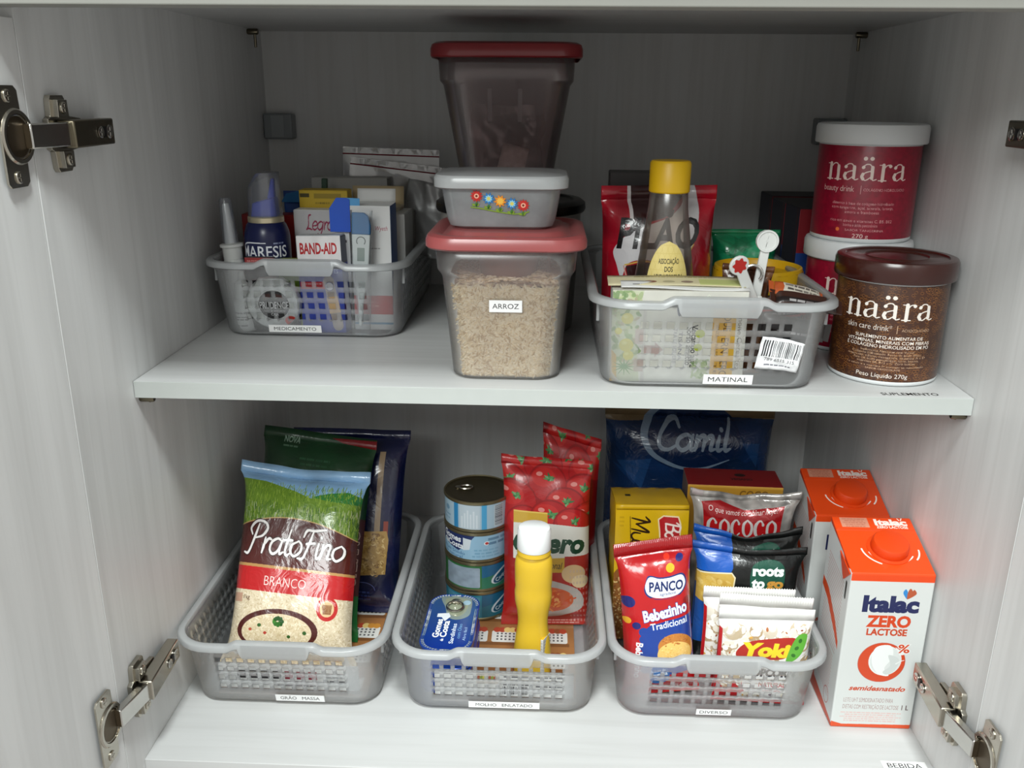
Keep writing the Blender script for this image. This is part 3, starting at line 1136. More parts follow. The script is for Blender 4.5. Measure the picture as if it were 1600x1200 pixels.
# single grains lying against the front and on top
def grain(mb, c, L, a, tilt, col):
    d = Vector((math.cos(a)*math.cos(tilt), math.sin(tilt), math.sin(a)*math.cos(tilt)))
    n1 = d.cross(Vector((0.2, 1, 0.1))).normalized()
    n2 = d.cross(n1)
    c = Vector(c)
    V = [c-d*L]
    for q in (-0.45, 0.45):
        for j in range(4):
            w = PI/2*j
            V.append(c+d*(L*q)+n1*(L*0.3*math.cos(w))+n2*(L*0.3*math.sin(w)))
    V.append(c+d*L)
    F = [(0, 1+(j+1) % 4, 1+j) for j in range(4)]+[(1+j, 1+(j+1) % 4, 5+(j+1) % 4, 5+j) for j in range(4)]+[(5+j, 5+(j+1) % 4, 9) for j in range(4)]
    mb.add(V, F, None, col)
g = random.Random(3)
for i in range(2600):
    z = g.uniform(0.4, 8.3)
    q = (z-0.4)/7.8
    h = 4.45+0.7*q
    x = g.uniform(-h+0.8, h-0.8)
    y = -(4.75+0.75*q)
    r = 1.95
    e = abs(x)-(h-r)
    if e > 0:
        y += r-math.sqrt(max(0, r*r-e*e))
    grain(m, (x, y+0.02, z), g.uniform(0.26, 0.36), g.uniform(0, PI), g.uniform(-0.25, 0.25), g.choice((1, 1, 2, 2, 3)))
for i in range(900):
    x, y = g.uniform(-4.6, 4.6), g.uniform(-4.9, 4.9)
    grain(m, (x, y, rtop(x, y)+0.03), g.uniform(0.26, 0.36), g.uniform(-0.3, 0.3), g.uniform(-1.5, 1.5), g.choice((1, 1, 2, 3)))
o = obj('rice', m, [RICE, M('fbedd2', 0.5), M('efdcb8', 0.5), M('d2b890', 0.55)], None, loc=(-3.55, 7.4, 0.02))
tag(o, 'raw rice filling the clear ARROZ tub', 'rice', kind='stuff')

t = thing('scoop_cup', 'pinkish plastic cup half sunk in the rice', 'cup', (-3.5, 7.3, 7.6))
m = MB()
lathe(m, [(2.35, 0), (2.75, 2.9), (2.9, 2.95), (2.88, 3.1), (2.7, 3.1), (2.3, 0.2)], 40, cap1=False)
obj('cup_body', m, frosted('pink_cup_plastic', 'f2cfc4', 0.45, 'e8bcae'), t)
m = MB()
tube(m, [(2.7, 0, 2.6), (3.5, 0, 2.4), (3.5, 0, 1.0), (2.5, 0, 0.7)], 0.18, 8)
obj('handle', m, frosted('pink_cup_handle', 'f2cfc4', 0.3, 'e8bcae'), t)

fb = thing('small_food_box', 'small frosted box with flower print on top of the rice tub', 'food box', (-4.1, 7.75, 12.62))
m = MB()
loft(m, [(3.9, 3.0, 1.4, 0.0), (4.35, 3.4, 1.6, 0.25), (4.55, 3.55, 1.7, 0.8), (5.0, 3.95, 1.8, 3.5), (5.1, 4.05, 1.8, 3.75)], n=8, cap1=False)
FBOX = frosted('milky_box_plastic', 'f4f7f8', 0.50, 'e6eaec', gloss=0.2, speck=0.08)
obj('box_body', m, FBOX, fb, solid=0.1)
m = MB()
loft(m, [(5.4, 4.35, 2.0, 3.35), (5.58, 4.5, 2.1, 3.45), (5.6, 4.52, 2.1, 4.15), (5.45, 4.37, 2.0, 4.38), (4.9, 3.85, 1.8, 4.5), (2.5, 2.0, 1.0, 4.62)], n=8, cap0=False)
obj('lid', m, frosted('white_lid_plastic', 'f4f6f6', 0.12, 'eef1f2', gloss=0.2), fb, solid=0.08, label='milky white lid')
fm = [M(c, 0.5, noise=0.03) for c in ('c2281f', 'f3b79a', '2f77b8', '8fd0ea', 'e48a1e', 'f6c04a', '7e9c2c', '3f7a2e', '6f2a1c', 'd9d06a')]
m = MB()
def disc(x, z, r, mi, d, pet=0, ph=0.0):
    N = 40
    V = [(x, -d, z)]
    for i in range(N):
        a = 2*PI*i/N
        rr = r*(1+(0.24*math.cos(pet*a+ph) if pet else 0))
        V.append((x+rr*math.cos(a), -d, z+rr*math.sin(a)))
    m.add(V, [(0, 1+i, 1+(i+1) % N) for i in range(N)], None, mi)
def leafp(x, z, dx, dz, mi):
    n = Vector((-dz, dx)).normalized()*0.12
    m.add([(x, -0.004, z), (x+dx*0.5+n.x, -0.004, z+dz*0.5+n.y), (x+dx, -0.004, z+dz), (x+dx*0.5-n.x, -0.004, z+dz*0.5-n.y)], [(0, 1, 2, 3)], None, mi)
for i, (fx, fz, kind) in enumerate(((-1.95, 1.05, 'r'), (-0.95, 0.85, 'b'), (0.0, 0.65, 'o'), (0.97, 0.45, 'b'), (1.9, 0.32, 'r'))):
    for sg in (-1, 1):
        leafp(fx-0.08, fz-0.85, sg*0.32, 0.22, 6)
    leafp(fx-0.03, fz-0.95, 0.04, 0.55, 7)
    if kind == 'r':
        disc(fx, fz, 0.44, 0, 0.006, 12)
        disc(fx, fz, 0.2, 1, 0.010)
        disc(fx, fz, 0.1, 8, 0.013)
    else:
        a, b, c = (2, 3, 9) if kind == 'b' else (4, 5, 5)
        disc(fx, fz, 0.42, a, 0.006, 9, i)
        disc(fx, fz, 0.27, b, 0.009, 9, i+2.5)
        disc(fx, fz, 0.15, c, 0.012)
P = [(-2.45, 0.12), (-1.6, 0.02), (-0.6, -0.18), (0.3, -0.32), (1.1, -0.42), (1.8, -0.38), (2.4, -0.2)]
for (a, b), (c, d) in zip(P[:-1], P[1:]):
    m.add([(a, -0.003, b-0.05), (c, -0.003, d-0.05), (c, -0.003, d+0.05), (a, -0.003, b+0.05)], [(0, 1, 2, 3)], None, 6)
obj('flower_print', m, fm, fb, smooth=False, loc=(0.0, -3.83, 1.75), rot=(math.atan2(0.4, 2.7), 0, 0), label='row of five printed flowers on a green stem')

tub = thing('round_tub', 'grey-white round tub with a black lid behind the rice tub', 'tub', (-4.0, 22.0, 0.02))
m = MB()
lathe(m, [(6.3, 0), (6.6, 0.3), (7.2, 12.0), (7.45, 12.1), (7.5, 12.5)], 64)
obj('tub_body', m, M('8f8c88', 0.35, noise=0.03), tub)
m = MB()
lathe(m, [(7.55, 12.2), (7.65, 12.45), (7.6, 13.0), (7.2, 13.3), (6.4, 13.35), (6.2, 13.15), (0.01, 13.2)], 64, cap0=False)
obj('lid', m, M('0b0b0c', 0.35, spec=0.4), tub, label='black round lid')

tt = thing('tall_container', 'tall clear container with a dark red lid against the ceiling', 'container', (-4.35, 22.9, 13.4))
m = MB()
loft(m, [(3.9, 4.6, 1.8, 0.0), (4.15, 4.85, 2.0, 0.3), (6.0, 6.0, 2.3, 10.8), (6.3, 6.3, 2.3, 11.2), (6.45, 6.5, 2.3, 13.9)], n=8, cap1=False)
obj('tub', m, CLEAR_D, tt, solid=0.12)
obj('lid', lid_mesh(7.1, 7.1, 2.6, 13.2, 1.4), REDLID_D, tt, solid=0.1, label='dark red snap lid')
for x in (-1.5, 1.35):
    m = MB()
    box(m, x-0.2, x+0.2, -0.06, 0.0, -1.5, 1.5)
    obj('moulded_rib', m, FBOX, tt, loc=(0, -5.55, 9.0), rot=(math.atan2(1.15, 10.5), 0, 0), bev=0.03)
FILM = frosted('crumpled_film', 'f2f2f2', 0.70, 'cfcfcf', rough=0.15, gloss=0.9)
def crumple(w, h, seed, amp, fr=1.0):
    g = random.Random(seed)
    K = [(fr*g.uniform(2, 9), fr*g.uniform(2, 9), g.uniform(0, 6), g.uniform(0.4, 1)) for _ in range(8)]
    m = MB()
    def fn(u, v):
        d = sum(a*abs(math.sin(p*u*2+q*v*2+f)) for p, q, f, a in K)/4
        e = sum(a*math.sin(q*u*2-p*v*2+f) for p, q, f, a in K)/6
        return ((u-0.5)*w+e*amp*0.4, d*amp-amp*0.7, v*h+0.3*e*amp)
    grid(m, fn, 26, 22)
    return m
for (x, y, z, w, h, s, rz) in ((-0.5, -1.4, 0.5, 6.6, 8.5, 4, 0.0), (0.6, 1.5, 0.5, 6.8, 7.5, 9, 0.5)):
    o = obj('plastic_bag', crumple(w, h, s, 1.3), FILM, None, loc=(-4.35+x, 22.9+y, 13.4+z), rot=(0, 0, rz))
    tag(o, 'crumpled clear bag filling the front of the tall container' if s == 4 else 'crumpled clear bag at the back inside the tall container', 'plastic bag', 'clear bags inside the tall container')
cv = Cv(60, 80, 'd9d2cc')
cv.rows(30, 60, 44, 3, 7, 4, '333333', seed=4)
cv.noise(8, 0.12, 2)
m = MB()
grid(m, lambda u, v: ((u-0.5)*2.6, 0.12*math.sin(3*u+2*v), v*3.6), 8, 8)
o = obj('paper_slip', m, MI(cv, 'slip_print', 0.6), None, loc=(-4.2, 18.0, 15.2), rot=(math.radians(-8), math.radians(14), 0), solid=0.02)
tag(o, 'pale paper slip leaning inside the tall container', 'paper')

# ---------------------------------------------------------------- supplement tubs
def tub_print(kind):
    base = '8e0f2b' if kind == 'red' else '46281a'
    cv = Cv(286, 82, base, 4)
    g = random.Random(2 if kind == 'red' else 5)
    if kind == 'red':
        cv.noise(3, 0.12, 3)
        ink, ink2 = 'e8d2c8', 'd9a9a4'
    else:
        for _ in range(2600):
            x, y, r = g.uniform(0, 286), g.uniform(0, 82), g.uniform(1.0, 2.0)
            cv.ell(x, y, r, r*g.uniform(0.7, 1), '8a5a2c', 0.75, g.uniform(0, 3), n=8)
            cv.ell(x, y, r*0.74, r*0.55, '3a1e12', 0.95, n=8)
        cv.noise(30, 0.25, 3)
        ink, ink2 = 'f3ece4', 'cfae90'
    c = 143
    naara(cv, c-38, 16, 76, 15, ink)
    if kind == 'red':
        cv.text('beauty drink', c-40, 42, 5.4, ink, w=31, al='l', bold=-0.005)
        cv.rect(c-3.5, 36, c-2.9, 44, ink2)
        cv.text('COLÁGENO HIDROLISADO', c+18, 41, 2.4, ink2, w=38)
        for i, q in enumerate(('alimento à base de colágeno hidrolisado', 'com tangerina, açaí, acerola, laranja,', 'amora e framboesa', '', 'rico em zinco e vitaminas C, B5, B12', 'biotina e ácido pantotênico')):
            if q:
                cv.text(q, c, 54+i*4.1, 2.6, ink2, w=56 if len(q) > 30 else 30)
        cv.ell(c-20, 78, 1.8, 1.8, 'e8743a')
        cv.text('SABOR TANGERINA', c+4, 79, 2.0, ink2, w=34)
    else:
        cv.text('skin care drink*', c-34, 42, 5.2, ink, w=38, al='l', bold=-0.005)
        cv.rect(c+8, 36.5, c+8.6, 44, ink2)
        cv.text('ACHOCOLATADO', c+24, 42, 2.6, ink2, w=24)
        for i, q in enumerate(('SUPLEMENTO ALIMENTAR DE', 'VITAMINAS, MINERAIS COM FIBRAS', 'E COLÁGENO HIDROLISADO EM PÓ')):
            cv.text(q, c+3, 50+i*4.2, 3.0, ink, w=(56, 70, 70)[i], bold=0.01)
        for i in range(5):
            cv.text(('Suplemento Alimentar com Verisol', 'Colágeno hidrolisado. Fonte de ácido fólico,', 'magnésio, cálcio, manganês, vitamina A e D', 'Rico em ácido pantotênico, ferro, biotina,', 'vitaminas B6, B12 e C. Zero lactose')[i], c+3, 62.2+i*2.75, 2.0, ink2, w=(44, 58, 66, 54, 48)[i])
        cv.text('*o cálcio e a vitamina D auxiliam na manutenção', c+3, 76.4, 1.4, ink2, w=66)
        cv.rect(c-18, 77.2, c+20, 79.6, '5d3a28')
        cv.text('SABOR CHOCOLATE', c+1, 79.2, 1.5, ink2, w=28)
        cv.text('Peso Líquido 270g', c+1, 0, 0.001, ink2)
    return cv
WHITE = M('dfe2e3', 0.35, noise=0.02)
def supplement(name, label, x, y, z, kind, rz, h=10.55):
    t = thing(name, label, 'supplement tub', (x, y, z), (0, 0, rz), group='supplement tubs')
    cv = tub_print(kind)
    if kind != 'red':
        cv2 = Cv(286, 90, '46281a', 4)
        cv2.a[:cv.H] = cv.a[:min(cv.H, cv2.H)]
        b = cv.a[200:cv.H][::-1]
        cv2.a[cv.H:] = cv.a[4:4+cv2.H-cv.H]
        cv2.text('Peso Líquido 270g', 144, 86.5, 4.0, 'f3ece4', w=42)
        cv = cv2
    else:
        cv2 = Cv(286, 86, '8e0f2b', 4)
        cv2.a[:cv.H] = cv.a
        cv2.a[cv.H:] = cv.a[4:4+cv2.H-cv.H]
        cv2.text('270 g', 144, 85.2, 3.8, 'e8d2c8', w=14)
        cv = cv2
    P = MI(cv, 'tub_print', 0.3, coat=0.25)
    m = MB()
    lathe(m, [(4.3, 0.0), (4.5, 0.12), (4.55, 0.3), (4.55, 0.42)], 64, 0, cap1=False)
    lathe(m, [(4.55, 0.42), (4.55, h-1.9)], 64, 1, cap0=False, cap1=False)
    lathe(m, [(4.55, h-1.9), (4.5, h-1.75), (4.5, h-1.3)], 64, 0, cap0=False)
    obj('printed_body', m, [WHITE, P], t, angle=45)
    lm = WHITE if kind == 'red' else M('3a1711', 0.25, noise=0.03, coat=0.3)
    m = MB()
    lathe(m, [(4.9, h-1.75), (4.97, h-1.65), (4.97, h-0.35), (4.85, h-0.08), (4.6, h), (4.2, h-0.02), (4.1, h-0.14), (2.7, h-0.14), (2.6, h-0.05), (2.5, h-0.16), (0.01, h-0.14)], 64, cap0=False)
    obj('lid', m, lm, t, angle=45, label='white screw lid' if kind == 'red' else 'dark brown screw lid')
supplement('supplement_tub', 'brown skin care drink tub at the right end of the upper shelf', 29.9, 7.2, 0.02, 'brown', math.radians(-21))
supplement('supplement_tub', 'red beauty drink tub underneath, hidden behind the brown tub', 29.9, 17.2, 0.02, 'red', math.radians(-5))
supplement('supplement_tub', 'red beauty drink tub on top, white lid, name in full view', 29.85, 17.1, 10.58, 'red', math.radians(-19))

# ---------------------------------------------------------------- things in the medicine basket
MZ = 0.22
CARD = M('e6e6e4', 0.55, noise=0.02)
def carton(name, label, cat, x, y, z, w, d, h, faces, col='e6e6e4', rot=(0, 0, 0), group=None, flap=True, rough=0.45, bev=0.06, flapcol=None, openflap=0.0):
    """a cardboard box (origin at the bottom front middle): printed panels plus a tucked lid flap as a part"""
    t = thing(name, label, cat, (x, y, z), rot, group)
    mats = [M(col, rough, noise=0.02)]
    idx = {}
    for k, cv in faces.items():
        if isinstance(cv, str):
            mats.append(M(cv, rough, noise=0.02))
        else:
            mats.append(MI(cv, 'carton_print', rough))
        idx[k] = len(mats)-1
    m = MB()
    box(m, -w/2, w/2, 0, d, 0, h, idx)
    obj('carton_body', m, mats, t, smooth=False, bev=bev)
    if flap:
        fm = MB()
        if openflap:
            grid(fm, lambda u, v: ((u-0.5)*w*0.98, d+openflap*v*0.2, h+openflap*v), 6, 4)
            obj('tuck_flap', fm, M(flapcol or col, 0.6), t, solid=0.04)
        else:
            box(fm, -w/2+0.06, w/2-0.06, 0.02, d-0.06, h, h+0.045)
            obj('tuck_flap', fm, mats[idx['top']] if 'top' in idx else mats[0], t, smooth=False, bev=0.015)
    return t

# nasal spray bottle
PLASTIC = M('d9dbd8', 0.35, noise=0.02)
CAPCLEAR = frosted('clear_cap_plastic', 'f3f5f8', 0.80, 'd7dce6', gloss=0.5)
t = thing('nasal_spray', 'tall white nasal spray with a long nozzle at the basket left end', 'spray bottle', (-31.55, 18.3, MZ), (0, math.radians(-3.5), 0))
m = MB()
lathe(m, [(0.95, 0), (1.08, 0.15), (1.08, 6.4), (1.0, 6.9), (0.85, 7.15)], 32)
obj('bottle', m, PLASTIC, t)
m = MB()
lathe(m, [(0.95, 7.1), (0.95, 8.3), (1.15, 8.35), (1.15, 8.6), (0.62, 8.7), (0.36, 12.4), (0.30, 12.6), (0.1, 12.65)], 32)
obj('nozzle', m, PLASTIC, t)
m = MB()
lathe(m, [(0.78, 8.75), (0.62, 12.9), (0.5, 13.15), (0.01, 13.2)], 28, cap0=False)
obj('clear_cap', m, CAPCLEAR, t)
# navy spray can
cv = Cv(150, 110, '141c4e', 4)
cv.vgrad(0, 110, '131a45', '18245e')
cv.text('MARESIS', 75, 17, 11, 'eef0f4', w=53, bold=0.012)
cv.line([(48.5, 11), (50, 6), (56, 3.2), (66, 2.6), (78, 2.8)], [0.6, 1.4, 1.0], 'eef0f4')
cv.rows(92, 4, 14, 1, 3, 1.4, 'b8c0d8', seed=1)
cv.text('solução nasal', 75, 26, 4, 'a9b3cf', w=44)
cv.rows(75, 60, 50, 4, 6, 2.5, '9fb0d0', seed=4)
t = thing('spray_can', 'navy MARESIS spray can with a blue nozzle under a clear hood', 'spray can', (-28.75, 19.6, MZ), (0, 0, math.radians(4)))
m = MB()
lathe(m, [(2.15, 0), (2.3, 0.1), (2.3, 0.3)], 48, 0, cap1=False)
lathe(m, [(2.3, 0.3), (2.3, 9.1)], 48, 1, cap0=False, cap1=False, v0=-2, v1=9.1)
lathe(m, [(2.3, 9.1), (2.22, 9.7), (2.0, 10.4), (1.72, 10.75)], 48, 0, cap0=False)
obj('can_body', m, [M('141b48', 0.28, noise=0.02), MI(cv, 'can_print', 0.28)], t)
m = MB()
lathe(m, [(1.72, 10.65), (1.8, 10.75), (1.8, 11.2), (1.72, 11.3), (1.5, 11.3)], 40)
obj('metal_collar', m, M('cfc4a6', 0.3, 0.7), t)
m = MB()
hexa(m, [(-1.3, -0.9, 11.25), (1.3, -0.9, 11.25), (1.3, 0.9, 11.25), (-1.3, 0.9, 11.25), (-1.1, -0.8, 12.6), (1.15, -0.8, 13.2), (1.15, 0.8, 13.2), (-1.1, 0.8, 12.6)])
hexa(m, [(0.25, -0.5, 12.6), (1.1, -0.5, 12.6), (1.1, 0.5, 12.6), (0.25, 0.5, 12.6), (0.8, -0.35, 15.0), (1.1, -0.35, 15.0), (1.1, 0.35, 15.0), (0.8, 0.35, 15.0)])
obj('spray_nozzle', m, M('2f49c0', 0.3, noise=0.03), t, bev=0.15, seg=3)
m = MB()
def hood(u, v):
    a = 2*PI*u
    z = 11.3+v*(4.3 if math.cos(a) > -0.2 else 4.3+2.2*(math.cos(a)+0.2))
    r = 1.72-0.12*v
    return (r*math.cos(a), r*math.sin(a), z)
grid(m, hood, 40, 8)
V = [hood(i/40, 1) for i in range(40)]
m.add(V, [tuple(range(40))])
obj('clear_hood', m, CAPCLEAR, t)
# dropper bottle
cv = Cv(72, 30, 'dfe0de', 4)
cv.text('Cloridrato de nafazolina', 36, 10, 3, '4a4a4a', w=20)
cv.rows(36, 15, 16, 2, 3, 1.6, '6a6a6a', seed=8)
cv.rows(36, 26, 13, 1, 3, 1.8, '555555', seed=9)
t = thing('dropper_bottle', 'small white dropper bottle behind the left front of the basket', 'bottle', (-30.85, 17.0, MZ))
m = MB()
lathe(m, [(1.05, 0), (1.2, 0.12), (1.2, 0.3)], 36, 0, cap1=False)
lathe(m, [(1.2, 0.3), (1.2, 2.7)], 36, 1, cap0=False, cap1=False)
lathe(m, [(1.2, 2.7), (1.12, 3.0), (0.8, 3.35), (0.72, 3.4)], 36, 0, cap0=False)
obj('bottle', m, [PLASTIC, MI(cv, 'dropper_print', 0.4)], t)
m = MB()
lathe(m, [(0.82, 3.35), (0.86, 3.5), (0.8, 4.9), (0.5, 5.1), (0.42, 5.2), (0.32, 6.0), (0.2, 6.1), (0.01, 6.12)], 28)
obj('cap', m, PLASTIC, t)
# round foil packet
cv = Cv(100, 100, 'c9ccca', 4)
cv.noise(14, 0.10, 3)
cv.ell(52, 50, 32, 32, 'd9dbd9')
cv.ell(52, 50, 30.5, 30.5, '2c2a2a')
cv.poly([(34, 28), (46, 26), (47, 36), (32, 38)], '4e2823')
cv.poly([(56, 26), (70, 30), (72, 38), (57, 36)], '4e2823')
cv.text('PRUDENCE', 52, 58, 14, 'e8e8e8', w=57, bold=0.02)
cv.rows(52, 65, 42, 1, 3, 3, 'b8b8b8', seed=2)
cv.text('CAJÁ', 52, 73, 5, 'e0e0e0', w=15, bold=0.02)
cv.ell(83, 84, 12, 10, 'c73325')
cv.rows(83, 86, 12, 1, 3, 2.5, 'f0d0c8', seed=5)
t = thing('round_packet', 'round silver foil packet marked PRUDENCE in the basket front', 'packet', (-27.45, 15.65, 3.2), (math.radians(9), 0, math.radians(3)))
m = MB()
lathe(m, [(2.62, 0), (2.75, 0.15), (2.75, 0.6), (2.6, 0.8), (2.2, 0.88)], 44, 0, cap1=False)
lathe(m, [(2.2, 0.88), (0.01, 0.92)], 44, 0, cap0=False)
m.xf(lambda a, b, c: (a, 0.9-c, b))
obj('foil_shell', m, M('b9bcba', 0.3, 0.35, noise=0.1), t)
m = MB()
n = 40
m.add([(2.5*math.cos(2*PI*i/n), -0.03, 2.5*math.sin(2*PI*i/n)) for i in range(n)], [tuple(range(n))], [tuple((0.5+0.5*math.cos(2*PI*i/n), 0.5+0.5*math.sin(2*PI*i/n)) for i in range(n))])
obj('printed_disc', m, MI(cv, 'packet_print', 0.3, coat=0.3), t, smooth=False)
m = MB()
prism(m, [(-1.7, 2.0), (-1.2, 2.75), (1.2, 2.8), (1.9, 2.2), (1.0, 1.95), (-1.0, 1.9)], -0.05, 0.5, 'xz')
obj('folded_edge', m, M('c4c7c5', 0.3, 0.3, noise=0.08), t, bev=0.1)
for q, zz in ((-2.3, -2.6),):
    m = MB()
    box(m, q-0.9, q+1.2, 0.5, 0.95, -2.85, -1.2)
    obj('card_base', m, M('2a2a2c', 0.4), t, bev=0.05)
# plaster box
cv = Cv(92, 200, '2b3f9e', 3)
cv.rect(0, 0, 92, 56, 'e7e4e4')
cv.text('BAND-AID', 45, 36, 21, 'b5161c', w=76, bold=0.03)
cv.rect(0, 52, 92, 56, 'e7e4e4')
cv.poly([(0, 56), (52, 56), (60, 50), (92, 60), (92, 62), (0, 62)], '2b3f9e')
cv.text('TRANSPARENTES', 45, 76, 8, 'cfd6ee', w=76, bold=0.02)
cv.rect(2, 93, 56, 108, 'c9303c')
cv.rows(28, 99, 44, 1, 5, 2.6, 'f0c8cc', seed=3)
cv.line([(62, 92), (76, 184)], 22, 'a59a92', smooth=False)
cv.poly([(55, 126), (78, 123), (84, 156), (60, 160)], 'd1ad7e')
cv.ell(63, 103, 9, 9, 'e4e4ea')
cv.ring(63, 103, 8.6, 8.6, 1.2, '6a6f9a')
cv.noise(20, 0.05, 1)
side = Cv(40, 200, '2b3f9e', 2)
side.rect(0, 0, 40, 56, '555a68')
side.rect(3, 4, 40, 52, '6d7280')
top = Cv(92, 40, 'c9ccce', 2)
top.rows(46, 22, 50, 2, 6, 3, '666a70', seed=2)
carton('plaster_box', 'white and blue box of plasters marked BAND-AID', 'box', -22.55, 16.3, MZ, 4.55, 1.95, 9.75, {'front': cv, 'right': side, 'top': top}, rot=(math.radians(-3), math.radians(-2), math.radians(-5)))
# thermometer in its clear case
t = thing('thermometer', 'digital thermometer with a teal cap standing in a clear case', 'thermometer', (-18.75, 15.55, MZ+0.05), (math.radians(-3), math.radians(2.2), math.radians(2)))
m = MB()
prism(m, [(-0.18, 0.9), (0.18, 0.9), (0.26, 3.2), (0.55, 5.2), (0.78, 7.2), (0.92, 10.0), (-0.92, 10.0), (-0.78, 7.2), (-0.55, 5.2), (-0.26, 3.2)], 0.1, 0.6, 'xz')
obj('thermometer_body', m, M('d3d8d6', 0.35, noise=0.02), t, bev=0.1, seg=2)
m = MB()
prism(m, [(-0.93, 10.0), (0.93, 10.0), (0.93, 10.9), (0.7, 11.8), (0.3, 12.1), (-0.93, 12.1)], 0.08, 0.62, 'xz')
obj('battery_cap', m, M('0f679f', 0.35, noise=0.03), t, bev=0.1, seg=2, label='teal blue battery cap')
m = MB()
box(m, -0.36, 0.36, 0.06, 0.12, 7.4, 8.7)
obj('display', m, M('8d9a93', 0.2), t, bev=0.03)
m = MB()
tube(m, [(0.42*math.cos(math.radians(a)), 0.1, 9.35+0.42*math.sin(math.radians(a))) for a in range(-40, 221, 13)], 0.05, 6)
obj('button_ring', m, M('6f7775', 0.4), t)
m = MB()
loft(m, [(0.95, 0.45, 0.3, 0.0), (0.98, 0.48, 0.3, 7.0), (1.05, 0.5, 0.3, 12.3)], n=4, cap1=False, cy=0.35)
obj('clear_case', m, frosted('clear_case_plastic', 'fafcfd', 0.97, 'd0d6da', gloss=0.6), t)
# medicine boxes
cv = Cv(82, 260, 'd5d5d4', 2.6)
cv.text('Wyeth', 62, 50, 9, 'a34a5c', w=26, shear=0.15)
cv.rows(46, 88, 28, 1, 5, 2.2, '777777', seed=2)
cv.rect(0, 186, 82, 226, 'bb2f33')
cv.rows(38, 202, 34, 2, 8, 3, 'e08a86', seed=7)
cv.rect(0, 244, 82, 248, '4f8fb4')
cv.noise(30, 0.03, 1)
t = carton('medicine_box', 'white medicine box with a red band and blue side flap', 'box', -17.75, 17.9, MZ, 4.0, 3.6, 12.6, {'front': cv, 'right': '2b4f8e', 'left': 'c9c9c8'}, openflap=1.3, flapcol='dadad8')
m = MB()
prism(m, [(-4.05, 10.0), (-2.0, 10.0), (-2.0, 13.2), (-2.35, 13.35), (-3.3, 13.35), (-4.05, 12.3)], -0.05, 0.03, 'xz')
obj('open_blue_flap', m, M('0f4fc0', 0.45, noise=0.03), t, smooth=False, label='bright blue open end flap')
m = MB()
prism(m, [(-2.35, 13.35), (-2.0, 11.6), (-1.0, 12.4), (-1.0, 13.3)], 0.05, 0.1, 'xz')
obj('light_blue_corner', m, M('4f9ad0', 0.45), t, smooth=False)
cv = Cv(30, 120, 'cfd0d2', 2.6)
for i in range(8):
    cv.rect(4, 10+i*12, 24-(i % 3)*4, 13+i*12, '4a4a4e')
m = MB()
box(m, -3.7, -2.25, 0.4, 3.4, 0, 9.95, {'front': 1})
obj('inner_tray', m, [CARD, MI(cv, 'tray_print', 0.5)], t, smooth=False)

cv = Cv(100, 120, 'd2d0d2', 2.6)
script(cv, 'Legran', 26, 21, 70, 9, 'a32f52', 0.2)
cv.noise(20, 0.04, 3)
carton('medicine_box', 'white box with LEGRAND lettering behind the plaster box', 'box', -24.3, 22.6, MZ, 5.0, 2.0, 11.5, {'front': cv}, rot=(0, 0, math.radians(-2)))
cv = Cv(104, 130, 'd3b227', 2.6)
cv.rect(2, 3, 22, 7, '4c4210')
cv.rect(32, 3, 90, 8, 'a58c1d')
cv.rows(50, 14, 36, 1, 5, 2, '8a7414', seed=4)
cv.text('PARACETAMOL 750 mg', 52, 40, 5, '5d4d0c', w=84)
cv.rect(14, 52, 46, 56, '4c4210')
cv.poly([(76, 44), (104, 30), (104, 60), (70, 60)], '3e6a4c')
carton('medicine_box', 'yellow medicine box behind the white LEGRAND box', 'box', -24.1, 24.9, MZ, 5.2, 2.2, 13.3, {'front': cv, 'top': 'c9a820'}, col='d3b227')
carton('medicine_box', 'open beige-lined medicine box behind the yellow box', 'box', -18.9, 25.2, MZ, 5.8, 3.2, 11.6, {'front': 'c7bda6'}, col='cfc2a4', openflap=1.9, flapcol='c9b48e')
cv = Cv(160, 60, 'b9b9b6', 2.6)
cv.rows(90, 30, 120, 2, 10, 4, '8a8a88', seed=4)
carton('medicine_box', 'long pale grey box at the back of the medicine basket', 'box', -22.6, 31.0, MZ, 8.6, 2.2, 14.1, {'front': cv}, col='bdbdb8')
cv = Cv(120, 100, '8f1414', 2.6)
cv.rect(0, 80, 120, 84, 'c8a0a0')
cv.rect(70, 86, 90, 100, 'b09a9a')
carton('medicine_box', 'dark red box behind the navy spray can', 'box', -29.3, 23.2, MZ, 6.4, 2.0, 10.9, {'front': cv, 'top': '7a1010'}, col='8a1414')
t = thing('blue_tube', 'dark blue ointment tube lying behind the red box', 'tube', (-27.0, 26.4, MZ))
m = MB()
loft(m, [(1.6, 1.0, 0.8, 0), (1.7, 0.9, 0.8, 9), (1.8, 0.25, 0.2, 12.6), (1.8, 0.1, 0.08, 13.1)], n=5)
obj('tube_body', m, M('0f3f86', 0.3, noise=0.05), t)
m = MB()
prism(m, [(-1.8, 12.0), (-1.2, 12.9), (0.2, 13.2), (1.2, 12.8), (1.7, 12.0)], -1.1, -1.0, 'xz')
obj('foil_end', m, M('2e6a9c', 0.3, 0.3), t)
m = MB()
box(m, -0.3, 0.3, -0.3, 0.3, 0, 14.3)
o = obj('green_applicator', m, M('1f4330', 0.4), None, loc=(-25.4, 28.2, MZ), bev=0.08, rot=(0, math.radians(3), 0))
tag(o, 'dark green plastic stick standing beside the blue tube', 'applicator')
